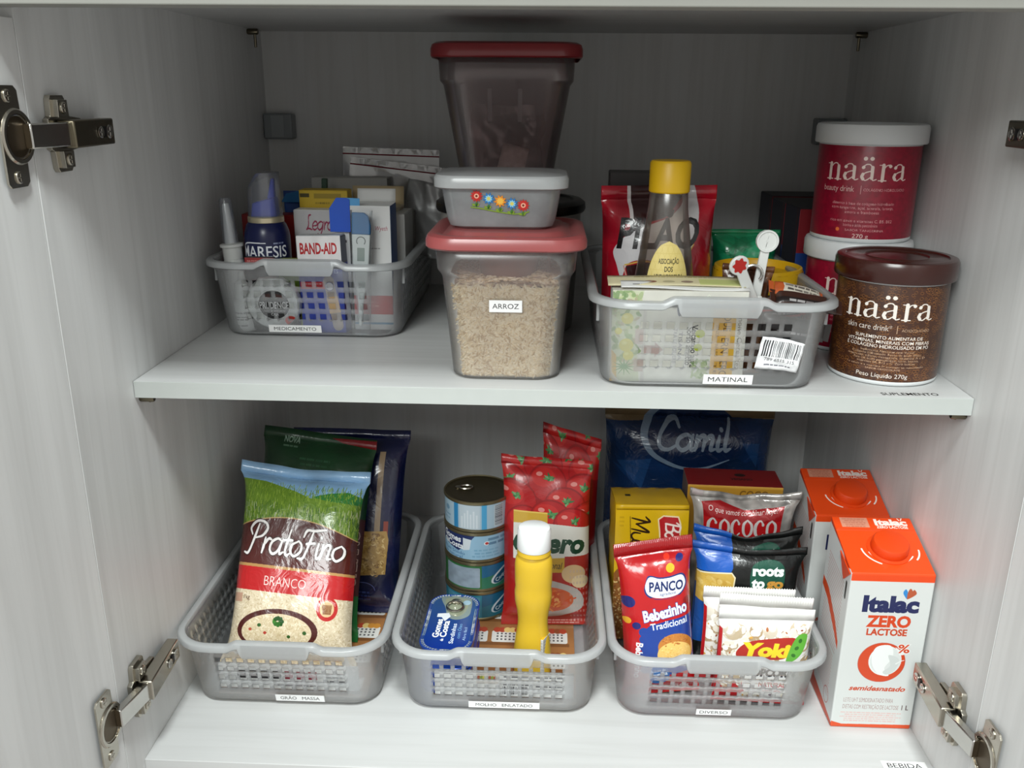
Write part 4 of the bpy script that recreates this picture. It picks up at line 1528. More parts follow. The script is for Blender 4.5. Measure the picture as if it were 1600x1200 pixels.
# lime packet and a red-topped card seen through the front wall
cv = Cv(60, 60, '8f9a1f', 2.6)
cv.rect(0, 0, 60, 22, '6f8a2c')
cv.rect(10, 46, 50, 60, '3a2a18')
carton('lime_packet', 'lime green packet between the foil packet and the plasters', 'packet', -26.0, 17.4, MZ, 2.4, 1.0, 7.2, {'front': cv}, col='8a9622')
cv = Cv(80, 130, '14141a', 2.6)
cv.rect(0, 0, 80, 18, '9c3030')
cv.text('PRESERVATIVO', 40, 13, 8, 'd08a86', w=66, bold=0.02)
cv.rows(40, 40, 60, 6, 14, 5, '32323c', seed=4)
carton('condom_box', 'black box with a red top band behind the foil packet', 'box', -28.85, 16.75, MZ, 3.0, 0.55, 7.5, {'front': cv}, col='16161a')
# slim white boxes and sticks at the right end
carton('slim_box', 'slim white box with a blue stripe at the basket right wall', 'box', -15.65, 22.4, MZ, 1.2, 5.5, 11.2, {'front': 'c9c9c6', 'left': '2b4f8e'}, col='c9c9c6')
cv = Cv(160, 110, '9c9892', 2.6)
cv.text('3v', 80, 66, 22, '3a3836', shear=0.2, bold=0.02)
carton('slim_box', 'grey printed box end behind the slim white box', 'box', -16.4, 28.6, MZ, 2.6, 7.5, 10.8, {'front': cv, 'right': cv}, col='9c9892')
# zip bags: clear film with red zips
def zipbag(label, x, y, z, w, h, tilt, lean, seed, top):
    t = thing('zip_bag', label, 'zip bag', (x, y, z), (lean, tilt, 0), group='clear zip bags with red seals')
    g = random.Random(seed)
    K = [(g.uniform(3, 9), g.uniform(2, 7), g.uniform(0, 6)) for _ in range(6)]
    def fn(u, v):
        e = sum(math.sin(p*u*2+q*v*2+f) for p, q, f in K)/6
        return ((u-0.5)*w, 0.45*e*(1-v**6), v*h)
    m = MB()
    grid(m, fn, 30, 20)
    obj('film', m, frosted('zip_bag_film', 'f8f8f8', 0.92, 'c9c9c9', rough=0.12, gloss=1.0), t)
    for zz in (h-0.75,):
        m = MB()
        tube(m, [(-w/2, -0.04, zz), (0, -0.03, zz), (w/2, -0.04, zz)], 0.085, 6)
        obj('red_zip', m, M('7a1426', 0.4), t, label='dark red zip line')
    m = MB()
    g2 = random.Random(seed+3)
    grid(m, lambda u, v: ((u-0.5)*w, -0.05+0.18*abs(math.sin(23*u))*(1-v)+0.1*math.sin(31*u), h-0.65+v*0.6+0.08*math.sin(40*u)), 60, 3)
    obj('crimped_edge', m, frosted('zip_edge_film', 'ffffff', 0.80, 'e4e4e4', rough=0.1, gloss=1.0), t)
    return t
zipbag('upper clear zip bag with a level red seal at the basket back', -18.7, 34.2, 6.0, 11.2, 11.4, math.radians(1.5), math.radians(-3), 3, 1)
zipbag('lower clear zip bag with a slanting red seal', -18.5, 32.9, 5.6, 10.8, 10.4, math.radians(6.0), math.radians(-2), 8, 1)
m = crumple(5.2, 8.2, 21, 1.6, 0.45)
o = obj('crumpled_foil_bag', m, frosted('foil_bag_film', 'f0f0f0', 0.62, 'd9d9d9', rough=0.3, gloss=0.5), None, loc=(-15.0, 29.0, 6.0), rot=(math.radians(-10), math.radians(8), math.radians(-14)), solid=0.03)
tag(o, 'crumpled silvery clear bag hanging over the basket right rim', 'plastic bag')

# ---------------------------------------------------------------- things in the breakfast basket
def bag_fn(w, h, t, seed, wr=0.14, ex=3.0, seal_t=0.06, seal_b=0.05, pinch=0.25, wave=0.0, tilt=0.0, curl=0.0, pv=0.55, dip=0.0):
    g = random.Random(seed)
    K = [(g.uniform(2, 7)*g.choice((-1, 1)), g.uniform(2, 6), g.uniform(0, 6.28), g.uniform(0.4, 1)) for _ in range(9)]
    def fn(u, v, sgn):
        q = min(1.0, max(0.0, (v-seal_b)/(1-seal_t-seal_b)))
        f = max(0.0, 1-abs(2*q-1)**4.0)**pv
        s = abs(2*u-1)
        e = max(0.0, 1-s**ex)**0.6
        th = t/2*f*e
        ws = w-pinch*t*f
        n = sum(a*abs(math.sin(p*u*1.7+k*v*1.9+ph)) for p, k, ph, a in K)/4-0.7
        n2 = sum(a*math.sin(k*u*2.3-p*v*2.1+ph) for p, k, ph, a in K)/5
        env = (0.35+0.65*abs(2*v-1)**1.5)*min(1, (1-s)*6)
        y = sgn*th+sgn*wr*n*env*min(1, 4*f+0.15)+0.03*sgn
        y += wave*math.sin(u*6.0+seed)*max(0, v-0.6)**1.5*4+curl*v*v
        return ((u-0.5)*ws+0.06*n2*(1 if s < 0.9 else 0.4), y, v*h+tilt*(u-0.5)*v+0.05*n2*v-(dip*math.sin(PI*u)**1.5+0.12*abs(dip)*math.sin(17*u))*v**7)
    return fn
def pouch(name, label, cat, loc, rot, w, h, t, front, seed, col='888888', rough=0.3, coat=0.2, bump=0.12, nu=34, nv=44, zig=False, group=None, seal=None, metal=0.0, back=None, **kw):
    """a filled film pouch: front sheet, back sheet and the flat sealed strip as a part"""
    T = thing(name, label, cat, loc, rot, group)
    fn = bag_fn(w, h, t, seed, **kw)
    m = MB()
    grid(m, lambda u, v: fn(u, v, -1), nu, nv, 0)
    grid(m, lambda u, v: fn(u, v, 1), nu, nv, 1, flip=True)
    fm = MI(front, 'pouch_print', rough, coat, bump, 38, metal)
    bm_ = M(back or col, rough, metal, noise=0.05, bump=bump*0.6, coat=coat)
    obj('pouch_body', m, [fm, bm_], T, angle=60)
    st = kw.get('seal_t', 0.06)
    m = MB()
    n = nu*2
    V, F = [], []
    for i in range(n+1):
        u = i/n
        a = fn(u, 1-st*0.9, -1)
        b = fn(u, 1.0, -1)
        z = 0.09*(1 if i % 2 else -1) if zig else 0
        V += [(a[0], a[1]-0.035, a[2]), (b[0], b[1]-0.03, b[2]+z+0.05)]
    for i in range(n):
        F.append((2*i, 2*i+2, 2*i+3, 2*i+1))
    uv = [((i/n, 1-st*0.9), ((i+1)/n, 1-st*0.9), ((i+1)/n, 1), (i/n, 1)) for i in range(n)]
    m.add(V, F, uv)
    obj('sealed_edge', m, fm if seal is None else M(seal, rough, metal, coat=coat), T, solid=0.03, angle=60)
    return T

# tea box with its lid torn open
cv = Cv(224, 158, 'dad9cf', 3)
g = random.Random(4)
cv.poly([(0, 0), (52, 0), (40, 60), (50, 158), (0, 158)], 'c9d0ae', 0.8)
for _ in range(120):
    cv.ell(g.uniform(0, 46), g.uniform(0, 130), g.uniform(3, 9), g.uniform(1.5, 4), g.choice(('8fa873', 'a9b98a', '7d9a68', 'c6cf9f', 'b7a98f')), 0.8, g.uniform(0, 3), n=12)
for x, y, r in ((26, 48, 10), (26, 94, 12), (30, 112, 9), (12, 70, 6)):
    cv.ell(x, y, r, r*0.95, 'd9cf5e')
    cv.ell(x-r*0.3, y-r*0.3, r*0.4, r*0.3, 'e6df86')
cv.poly([(0, 100), (10, 112), (12, 158), (0, 158)], 'd8ad52')
for a in range(12):
    cv.line([(24, 132), (24+20*math.cos(a*0.52), 132+15*math.sin(a*0.52))], [3, 0.5], '6f9a68', smooth=False)
cv.rect(52, 20, 58, 158, 'c5c2bd', 0.6)
cv.rect(40, 66, 54, 92, 'c6b4ae', 0.9)
cv.rect(40, 118, 56, 140, 'b9a49c', 0.8)
cv.poly([(56, 94), (74, 94), (74, 88), (88, 101), (74, 114), (74, 108), (56, 108)], 'b99f9a', 0.85)
cv.ell(112, 28, 4.5, 15, '5b6078')
cv.text('GRU', 114, 28, 7, '5b6078', w=18, rot=PI/2)
cv.poly([(136, 10), (168, 10), (170, 44)], 'c3cfa6')
cv.text('BIO', 160, 18, 9, 'e9eedd', w=20, rot=0.7)
for x, tx, h_, w_, c in ((104, 'TRA LE SOLIERE', 6, 60, '9a9aa0'), (113, 'TISANA', 6, 50, '9a9aa0'), (126, 'Sorso ametto', 10, 66, '2b2b30'), (134, 'Velcambo aura', 10, 74, '2b2b30')):
    cv.text(tx, x, 94, h_, c, w=w_, rot=PI/2, bold=0.01)
for x, y, r in ((148, 72, 8), (146, 96, 7)):
    cv.ell(x, y, r, r*0.9, 'b2bf3a')
for _ in range(60):
    cv.ell(g.uniform(138, 166), g.uniform(118, 150), g.uniform(2, 6), g.uniform(1, 2.5), g.choice(('9db27f', 'b8c79a', '7f9c63')), 0.8, g.uniform(0, 3), n=10)
cv.rect(168, 16, 206, 150, 'd9a94a')
for i in range(4):
    cv.rect(196, 26+i*34, 206, 48+i*34, 'e0b030')
cv.text('LIMOUE', 186, 42, 12, '5a3b12', w=50, rot=PI/2)
cv.text('ERN', 184, 92, 12, '5a3b12', w=26, rot=PI/2)
cv.text('ERC', 184, 132, 12, '5a3b12', w=26, rot=PI/2)
for i in range(4):
    cv.text(('ERBE DI', 'SENZA', 'INFUSO', 'TE')[i], 174, 34+i*33, 5, '7a5416', w=22, rot=PI/2)
cv.text('Limone Cerealtea', 210, 82, 8, '6d675c', w=104, rot=PI/2)
cv.noise(24, 0.04, 2)
top = Cv(224, 44, 'cfc6a2', 3)
for i in range(4):
    top.ell(40+i*30, 16, 10, 5, ('6f4d42', '7d5148', 'a9a184', '8f7d6c')[i])
top.rect(150, 4, 224, 30, 'b9bf7c')
top.rows(110, 38, 160, 1, 5, 3, '8f7d3e', seed=1)
t = thing('tea_box', 'open white tea box with lemon print filling the basket front', 'box', (10.95, 2.25, 0.2), (math.radians(-1.0), 0, 0))
m = MB()
box(m, -5.6, 5.6, 0, 2.6, 0, 7.85, {'front': 1})
obj('carton_body', m, [M('d8d6cc', 0.5), MI(cv, 'tea_print', 0.45)], t, smooth=False, bev=0.05)
m = MB()
grid(m, lambda u, v: ((u-0.5)*11.4-0.25, 2.7-v*2.0, 8.55-v*0.45+0.1*math.sin(3*u)), 14, 4)
obj('lid_flap', m, MI(top, 'tea_lid_print', 0.45), t, solid=0.05, label='cream lid flap lifted at the back')
m = MB()
grid(m, lambda u, v: (-4.9+u*10.6, 0.3+v*1.2, 7.95+0.35*v+0.1*math.sin(5*u+1)), 14, 4)
cvp = Cv(200, 30, 'dfdfdd', 3)
cvp.rows(40, 18, 50, 1, 5, 4, '4a4a4a', seed=3)
obj('paper_liner', m, MI(cvp, 'liner_print', 0.6), t, solid=0.03)

# coffee pack
cv = Cv(220, 250, '9c0f22', 3)
cv.noise(40, 0.25, 6)
cv.poly([(52, 0), (150, 0), (158, 30), (120, 60), (90, 66), (52, 90)], '2a1012')
cv.line([(54, 0), (55, 70)], 7, 'b9b2b2', smooth=False)
cv.poly([(20, 108), (44, 86), (90, 70), (130, 58), (158, 36), (172, 10), (182, 28), (186, 60), (176, 100), (160, 122), (120, 128), (80, 122), (48, 128), (36, 150), (26, 130)], 'c9c6c8', smooth=True)
cv.line([(42, 130), (80, 124), (120, 130), (158, 124), (178, 100)], 2.2, 'c9a44a')
cv.line([(40, 132), (52, 170), (58, 240)], 2.4, 'c79a8a')
cv.poly([(44, 132), (80, 126), (150, 130), (160, 180), (150, 250), (60, 250), (54, 170)], '2c0d10')
cv.text('PILÃO', 104, 104, 42, '121012', w=154, bold=0.03, shear=0.22)
cv.text('O  CAFÉ FORTE', 66, 166, 12, 'd9d0d0', w=100, al='l', bold=0.01)
cv.text('DO BRASIL', 74, 186, 11, 'b9a9a9', w=60, al='l')
cv.poly([(150, 16), (168, 6), (164, 18), (152, 30)], 'd9b636')
cv.a[:-45] = cv.a[45:].copy()
pouch('coffee_pack', 'shiny red coffee pack marked PILÃO behind the honey bottle', 'coffee pack', (10.25, 13.2, 0.3), (math.radians(-2), math.radians(-1), math.radians(1)), 10.6, 15.2, 4.6, cv, 5, '7d0c1a', 0.22, 0.5, 0.35, wr=0.55, ex=2.6, pinch=0.1, wave=0.25, seal_t=0.09)
carton('dark_box', 'dark grey box standing behind the coffee pack', 'box', 8.2, 17.0, 0.2, 5.0, 2.5, 16.2, {'top': '2c2a2a'}, col='231d1d')

# honey bottle
t = thing('honey_bottle', 'conical honey bottle with a yellow cap and MEL label', 'bottle', (10.2, 8.0, 0.2))
m = MB()
lathe(m, [(2.9, 0), (3.1, 0.2), (3.1, 2.0), (2.95, 4.5), (2.55, 8.0), (2.05, 11.5), (1.7, 14.0), (1.62, 15.4), (1.5, 15.6)], 48)
obj('bottle', m, frosted('clear_honey_bottle', 'faf5f0', 0.94, 'cfc0b4', gloss=0.6), t)
m = MB()
lathe(m, [(2.8, 0.15), (2.95, 0.3), (2.95, 2.0), (2.85, 3.6), (2.82, 4.0)], 40)
obj('honey', m, M('5a2408', 0.15, noise=0.05), t)
m = MB()
lathe(m, [(1.66, 15.3), (1.74, 15.4), (1.74, 17.75), (1.6, 17.95), (0.01, 17.95)], 48, cap0=False)
obj('cap', m, M('d5a90c', 0.4, noise=0.04), t, label='yellow flip cap')
cv = Cv(100, 130, 'd8c57c', 4)
for r in range(12):
    for c_ in range(9):
        cv.ring(c_*12+(r % 2)*6, r*11, 5.6, 5.6, 0.5, 'c9b15c')
for i, (q, w_) in enumerate((('ASSOCIAÇÃO', 42), ('DOS', 16), ('APICULTORES DA', 58), ('REGIÃO DE LINS', 56))):
    cv.text(q, 51, 30+i*10.5, 6.6, '2f2a14', w=w_, bold=0.02)
cv.text('MEL', 56, 82, 15, '1c1810', w=40, bold=0.03)
cv.ell(22, 79, 10, 4, '4a3c14')
def honey_r(z):
    return float(np.interp(z, [2.0, 4.5, 8.0, 11.5, 14.0], [3.12, 2.97, 2.57, 2.07, 1.72]))
m = MB()
def hl(u, v):
    z = 3.2+v*8.2
    half = math.sqrt(max(0.0, 1-max(0, (v-0.62)/0.38)**2.2))*(1-0.28*v)
    a = -PI/2+(u-0.5)*1.72*half*(2.9/honey_r(z))**0.2
    r = honey_r(z)+0.03
    return (r*math.cos(a), r*math.sin(a), z)
V0 = MB()
NU, NV = 20, 24
grid(m, hl, NU, NV)
for i, q in enumerate(m.uv):
    def w2(p):
        half = math.sqrt(max(0.0, 1-max(0, (p[1]-0.62)/0.38)**2.2))*(1-0.28*p[1])
        return (0.5+(p[0]-0.5)*half, p[1])
    m.uv[i] = tuple(w2(p) for p in q)
obj('paper_label', m, MI(cv, 'honey_print', 0.5), t, label='pale yellow arched paper label')

# jar with a ridged yellow lid
t = thing('spread_jar', 'jar with a wide ridged yellow lid behind the clip', 'jar', (19.9, 14.6, 0.2))
m = MB()
lathe(m, [(3.6, 0), (3.8, 0.2), (3.8, 5.6), (3.5, 6.0)], 40)
obj('jar_body', m, M('6b3f1e', 0.25, noise=0.05), t)
m = MB()
YL = M('d2a414', 0.4, noise=0.04)
n = 72
V, F = [], []
for z, k in ((5.9, 1.0), (7.6, 1.0)):
    for i in range(n):
        a = 2*PI*i/n
        r = 4.15+0.05*(1 if i % 2 else -1)
        V.append((r*math.cos(a), r*math.sin(a), z))
for i in range(n):
    F.append((i, (i+1) % n, n+(i+1) % n, n+i))
m.add(V, F)
lathe(m, [(4.1, 7.6), (4.05, 7.9), (3.85, 7.95), (3.7, 7.75), (3.6, 7.2), (0.01, 7.2)], 72, cap0=False)
obj('ridged_lid', m, YL, t, label='yellow ridged lid with a raised rim')
# sealing clip
t = thing('bag_clip', 'white plastic bag clip with a red flower on its handle', 'clip', (17.0, 4.3, 7.1), (0, math.radians(3), math.radians(-6)))
WP = M('d9dbd8', 0.35, noise=0.02)
def paddle(L, r, w0):
    P = [(-w0, 0), (w0, 0)]
    m = MB()
    pts = [(w0, 0.0), (w0*0.9, L-r*0.9)]
    for i in range(13):
        a = -0.7+(PI+1.4)*i/12
        pts.append((r*math.cos(a), L+r*math.sin(a)))
    pts += [(-w0*0.9, L-r*0.9), (-w0, 0.0)]
    prism(m, pts, -0.14, 0.14, 'xz')
    return m, pts
m, pts = paddle(4.9, 0.92, 0.42)
h1 = obj('rear_handle', m, WP, t, loc=(0.55, 0.5, 0), rot=(0, math.radians(3), math.radians(10)), bev=0.06, seg=2)
m = MB()
lathe(m, [(0.92, 0), (0.92, 0.2), (0.78, 0.2), (0.76, 0.08), (0.09, 0.06)], 36, cap0=False, cap1=False)
lathe(m, [(0.09, 0.06), (0.1, 0.12), (0.01, 0.12)], 14, cap0=False)
m.xf(lambda a, b, c: (a, -0.14-c, b+4.9))
obj('round_rim', m, WP, h1)
m, pts = paddle(4.0, 0.85, 0.5)
h2 = obj('front_handle', m, WP, t, loc=(0.25, -0.3, -0.1), rot=(math.radians(18), math.radians(-33), math.radians(14)), bev=0.06, seg=2)
m = MB()
V = [(0, -0.16, 4.0)]
n = 36
for i in range(n):
    a = 2*PI*i/n
    r = 0.56+0.09*math.cos(7*a)
    V.append((r*1.0*math.cos(a), -0.16, 4.0+r*1.15*math.sin(a)))
m.add(V, [(0, 1+i, 1+(i+1) % n) for i in range(n)])
obj('red_flower', m, M('b5261e', 0.5), h2, smooth=False, label='red printed flower')
m = MB()
tube(m, [(0.75*math.cos(a), 0.05, 2.1+0.75*math.sin(a)) for a in np.linspace(-0.6, 3.4, 16)], 0.13, 8)
obj('steel_spring', m, STEEL, t)
m = MB()
box(m, -0.75, 1.0, -0.35, 0.1, -1.2, 0.35)
obj('jaw', m, WP, t, bev=0.1)
# brown bag held by the clip, bars and packs
cv = Cv(100, 100, '4a2a18', 3)
for _ in range(26):
    cv.ell(g.uniform(0, 100), g.uniform(0, 100), g.uniform(8, 18), g.uniform(5, 12), g.choice(('5d3820', '3a1e10', '6b4426', '2c160c')), 0.9, g.uniform(0, 3))
pouch('cocoa_bag', 'dark brown bag folded into the white clip', 'bag', (16.4, 5.2, 0.4), (math.radians(-4), math.radians(4), 0), 4.4, 9.3, 1.6, cv, 12, '3d2414', 0.25, 0.4, 0.3, nu=20, nv=24, wr=0.3)
def bar(label, x, y, z, L, col, txt, rot, sx):
    cv = Cv(120, 34, col, 4)
    if txt:
        cv.rect(20, 4, 112, 30, 'c9c2b4')
        cv.rows(66, 15, 84, 2, 9, 5, '3a3430', seed=sx)
    else:
        cv.rect(0, 20, 120, 30, '1d1414')
        cv.rows(66, 28, 90, 1, 9, 4, 'cfcfcf', seed=sx)
    t = thing('cereal_bar', label, 'cereal bar', (x, y, z), rot, group='cereal bars in the breakfast basket')
    fn = bag_fn(L, 1.7, 0.9, sx, wr=0.08, ex=4, pinch=0.0)
    m = MB()
    grid(m, lambda u, v: fn(u, v, -1), 24, 10, 0)
    grid(m, lambda u, v: fn(u, v, 1), 24, 10, 1, flip=True)
    obj('wrapper', m, [MI(cv, 'bar_print', 0.3, 0.3, 0.2), M(col, 0.3)], t, angle=60)
    m = MB()
    for s in (-1, 1):
        prism(m, [(s*L/2-0.05, 0.15), (s*(L/2+0.45), 0.1), (s*(L/2+0.5), 1.6), (s*L/2-0.05, 1.55)][::s], -0.05, 0.05, 'xz')
    obj('crimped_ends', m, M(col, 0.3), t, smooth=False)['kind'] = 'stuff'
    return t
bar('cereal bar with a pale text panel, topmost beside the clip', 20.7, 3.0, 7.35, 4.0, 'b5562a', True, (math.radians(-62), math.radians(13), math.radians(-4)), 2)
bar('dark brown cereal bar just under the pale-panel bar', 21.2, 2.1, 6.75, 5.0, '3a2018', False, (math.radians(-55), math.radians(9), math.radians(-3)), 5)
bar('dark cereal bar standing low behind the barcode sticker', 20.4, 2.6, 4.2, 5.2, '1c1614', False, (math.radians(-10), math.radians(8), 0), 9)
bar('red-brown cereal bar standing behind the upper right holes', 19.0, 3.5, 5.6, 4.4, '8c1c16', False, (math.radians(-10), math.radians(-6), 0), 7)
cv = Cv(130, 150, '157a50', 3)
for _ in range(20):
    cv.poly([(g.uniform(0, 130), g.uniform(0, 60)) for _ in range(3)], g.choice(('1c8f5f', '0f5f3c', '2a9c70')), 0.5)
cv.noise(20, 0.2, 4)
pouch('green_pack', 'shiny green pack behind the yellow-lidded jar', 'pack', (20.0, 21.5, 0.3), (0, 0, 0), 7.0, 10.2, 3.0, cv, 15, '12663f', 0.25, 0.4, 0.3, nu=22, nv=26, wr=0.3)
carton('dark_box', 'black and teal box lying low at the right of the breakfast basket', 'box', 18.9, 6.2, 0.2, 6.6, 6.0, 4.6, {'front': '101820', 'top': '16303a'}, col='0f4a52')
# three dark boxes behind the supplement tubs
cv = Cv(180, 250, '13152e', 2.5)
cv.rect(0, 0, 8, 250, '0c0d1c')
cv.rect(150, 0, 164, 110, '3e0d18')
cv.rows(90, 140, 60, 6, 14, 5, '3a3f5c', seed=2)
cvf = Cv(180, 250, '7e0f1c', 2.5)
cvf.rect(0, 90, 180, 250, '143a7c')
cvf.ell(60, 66, 16, 22, 'c9b48e')
for i in range(3):
    carton('dark_carton', ('dark blue carton, nearest of three behind the red tubs', 'dark blue carton, middle of three behind the red tubs', 'dark blue carton, farthest of three behind the red tubs')[i], 'box', 30.0, 22.5+i*6.0, 0.02, 9.0, 5.7, 12.5-0.1*(i % 2), {'left': cv, 'front': cvf, 'top': '1c1c22'}, col='15172c', group='dark cartons behind the supplement tubs')

# ---------------------------------------------------------------- printed card inserts on the basket floors
def insert(label, cx, x0, x1, fx0, fx1, seed, kind):
    cv = Cv(160, 240, '9c6a3e', 3)
    cv.noise(30, 0.15, seed)
    g = random.Random(seed)
    for r in range(5):
        y = 14+r*46
        cv.rect(6, y+30, 154, y+36, '7a4f2c')
        for c in range(3):
            x = 10+c*49
            cv.rect(x, y+8, x+44, y+30, 'd9d7d2', r=3)
            for i in range(7):
                for j in range(3):
                    cv.rect(x+6+i*5, y+12+j*5.5, x+8.4+i*5, y+15+j*5.5, '5a5a5a')
            for k in range(6):
                cv.ell(x+6+k*6.5, y+6, 4.5, 5, g.choice(('c98a3a', 'a9432c', 'e0c37a', '6f7f3a', 'b9885a', '8a4a2a')))
    if kind == 2:
        cv.rect(20, 150, 60, 170, 'b08a3a')
        cv.text('CAFÉ', 40, 164, 8, '3a2a14')
    fl = Cv(200, 50, 'e3e3e1', 3.4)
    if kind == 2:
        fl.rect(60, 2, 92, 26, 'd9cfc4')
        for q in range(7):
            fl.ell(64+q*4, 14, 3, 4, g.choice(('a9573a', '5a5a2c', 'c9c04a', '8f9a3a')))
        fl.rows(120, 12, 44, 3, 8, 3, '55555a', seed=seed)
        fl.bars(98, 30, 136, 46, 3)
        fl.rows(165, 12, 40, 4, 9, 3, '44444a', seed=seed+1)
        fl.ell(172, 18, 4, 4, '333333')
        fl.rect(0, 0, 200, 4, '3a3a3e')
    else:
        for i in range(7):
            fl.rect(26+i*17, 14, 38+i*17, 30, 'd9b48c' if i < 0 else ('2a262a' if i < 4 else '8f2438'))
            fl.rows(32+i*17, 24, 9, 1, 5, 3, 'e0d0d0', seed=i)
        fl.rows(165, 26, 30, 2, 8, 3, '333338', seed=seed)
        fl.rows(110, 44, 60, 1, 5, 3, '44444a', seed=seed+2)
    t = thing('card_insert', label, 'card', (cx, 0, ZB+0.16), group='printed card inserts')
    m = MB()
    box(m, x0-cx, x1-cx, 2.3, 25.5, 0, 0.06, {'top': 1})
    obj('floor_panel', m, [M('8a6a48', 0.6), MI(cv, 'insert_print', 0.4)], t, smooth=False)
    m = MB()
    box(m, fx0-cx, fx1-cx, 1.75, 1.8, 1.2, 4.1, {'front': 1})
    obj('front_flap', m, [M('dededc', 0.6), MI(fl, 'flap_print', 0.45)], t, smooth=False, rot=(math.radians(3), 0, 0))
insert('printed card lying under the rice and pasta bags', -24.6, -31.6, -17.0, -31.0, -17.4, 3, 1)
insert('printed card with basket pictures under the sardine tins and mustard', -4.0, -10.6, 3.6, -10.1, 3.2, 5, 2)

# ---------------------------------------------------------------- rice and pasta bags
g = random.Random(12)
cv = Cv(200, 290, 'd9c9ac', 3)
for _ in range(3000):
    cv.ell(g.uniform(0, 200), g.uniform(150, 290), 2.4, 0.8, g.choice(('e6d8bd', 'cdbb99', 'ddcdb0', 'efe2c9', 'c2ae8a')), 0.8, g.uniform(0, PI), n=7)
cv.vgrad(0, 60, '8fb4d6', '7aa6cf')
cv.noise(40, 0.12, 4, (0, 0, 200, 40))
cv.poly([(0, 26), (40, 28), (90, 38), (120, 48), (160, 42), (200, 46), (200, 130), (0, 130)], '6d8f2a', smooth=False)
cv.poly([(120, 46), (150, 38), (178, 34), (200, 40), (200, 52), (150, 50)], '2f7a34')
for _ in range(900):
    x, y = g.uniform(0, 200), g.uniform(34, 110)
    cv.line([(x, y), (x+g.uniform(-3, 3), y-g.uniform(4, 9))], 0.9, g.choice(('86a632', '5d7f22', '9bb648', '4f7420', '7c9a34')), 0.9, smooth=False)
for _ in range(300):
    x, y = g.uniform(0, 200), g.uniform(66, 100)
    cv.line([(x, y), (x+g.uniform(-2, 2), y-g.uniform(5, 10))], 1.0, g.choice(('b9bf9a', '37601c', '2f5a1c', 'a7b48a')), 0.8, smooth=False)
arch = [(0, 96)]+[(x, 96-20*math.sin(PI*x/200)**0.9+8*x/200) for x in range(5, 200, 5)]+[(200, 104)]
cv.poly(arch+[(200, 154), (0, 148)], '4e1a16')
cv.line(arch, 1.6, 'c9a86a', smooth=False)
script(cv, 'PratoFino', 22, 131, 162, 22, 'f2eeec', 0.16, 0.16, rot=0.03, out='2c0d0b', osw=0.12)
cv.poly([(0, 146), (200, 153), (200, 158), (0, 151)], 'b58a52')
cv.poly([(0, 150), (200, 157), (200, 190), (0, 182)], 'b9161a')
cv.text('BRANCO', 92, 177, 13, 'ecd8d2', w=70, rot=0.035, bold=-0.01)
cv.rect(6, 188, 22, 200, 'b98a74', 0.8)
cv.text('1kg', 25, 196, 6, '4a2a20', al='l')
cv.ell(165, 203, 17, 17, 'b9201f')
cv.ell(165, 203, 11.5, 11.5, 'd9b88a')
for i in range(8):
    cv.line([(158+i*2, 198), (160+i*1.6, 210)], 1.6, '8a5a34', smooth=False)
cv.text('GRÃOS NOBRES', 165, 194, 4, 'f0dcd8', w=26, arc=0.03)
cv.ell(86, 236, 66, 29, '4a1612')
cv.ell(85, 238, 57, 24.5, 'dccaa8')
for _ in range(700):
    a, r = g.uniform(0, 6.28), math.sqrt(g.random())
    cv.ell(85+55*r*math.cos(a), 238+23*r*math.sin(a), 2.6, 0.8, g.choice(('efe3c9', 'cbb791', 'e3d3b2', 'd5c39e')), 0.9, g.uniform(0, PI), n=7)
for x, y, c, r in ((56, 230, '2f5a22', 2.4), (66, 240, 'b23a2c', 2), (104, 244, '2f5a22', 2.2), (130, 238, '2f5a22', 2.6), (42, 236, 'b9543c', 2), (84, 254, 'b92c1e', 3.2), (78, 258, '2f5a22', 2.2), (124, 252, 'b23a2c', 2)):
    cv.ell(x, y, r*1.3, r, c)
for a in range(9):
    cv.ell(86+6*math.cos(a*0.7), 224+4*math.sin(a*0.7), 4, 3, g.choice(('2f6a22', '3f7f2c', '1f4f18')), rot=a)
pouch('rice_bag', 'white rice bag marked Prato Fino leaning in front of the green bag', 'rice bag', (-25.75, 6.0, ZB+0.45), (math.radians(-32), math.radians(0.6), math.radians(0)), 14.1, 20.9, 4.8, cv, 31, 'd8c8aa', 0.25, 0.55, 0.4, nu=44, nv=56, wr=0.34, ex=6, pinch=0.38, seal_t=0.06, tilt=-1.0, wave=0.4, dip=0.35, back='cdbb99')

cv = Cv(200, 320, '113a1c', 2.6)
cv.noise(50, 0.2, 2)
cv.text('NOVA', 52, 22, 10, '8fa896', w=28, bold=0.03)
cv.rows(52, 30, 34, 1, 4, 3, '6f8a76', seed=1)
cv.rows(100, 48, 60, 4, 9, 3.5, '2f5a3c', seed=5)
cv.poly([(120, 6), (200, 2), (200, 16), (140, 12)], '7a1016')
cv.poly([(30, 130)]+[(40+i*11, 110-26*math.sin(PI*(i+1)/12)+2*math.sin(i*2)) for i in range(11)]+[(168, 118), (168, 170), (30, 170)], '5e1518')
cv.line([(34, 122)]+[(40+i*11, 109-26*math.sin(PI*(i+1)/12)+2*math.sin(i*2)) for i in range(11)]+[(166, 118)], 1.6, 'a98a6a', smooth=False)
cv.rect(176, 130, 200, 250, '4a1a16')
cv.text('URBANO', 194, 192, 14, '3a1210', w=86, rot=-PI/2, bold=0.03, out='c9a89a', ow=0.05)
cv.poly([(172, 116), (184, 106), (186, 128), (178, 136)], 'a01620')
cv.rect(160, 250, 200, 320, '17602a')
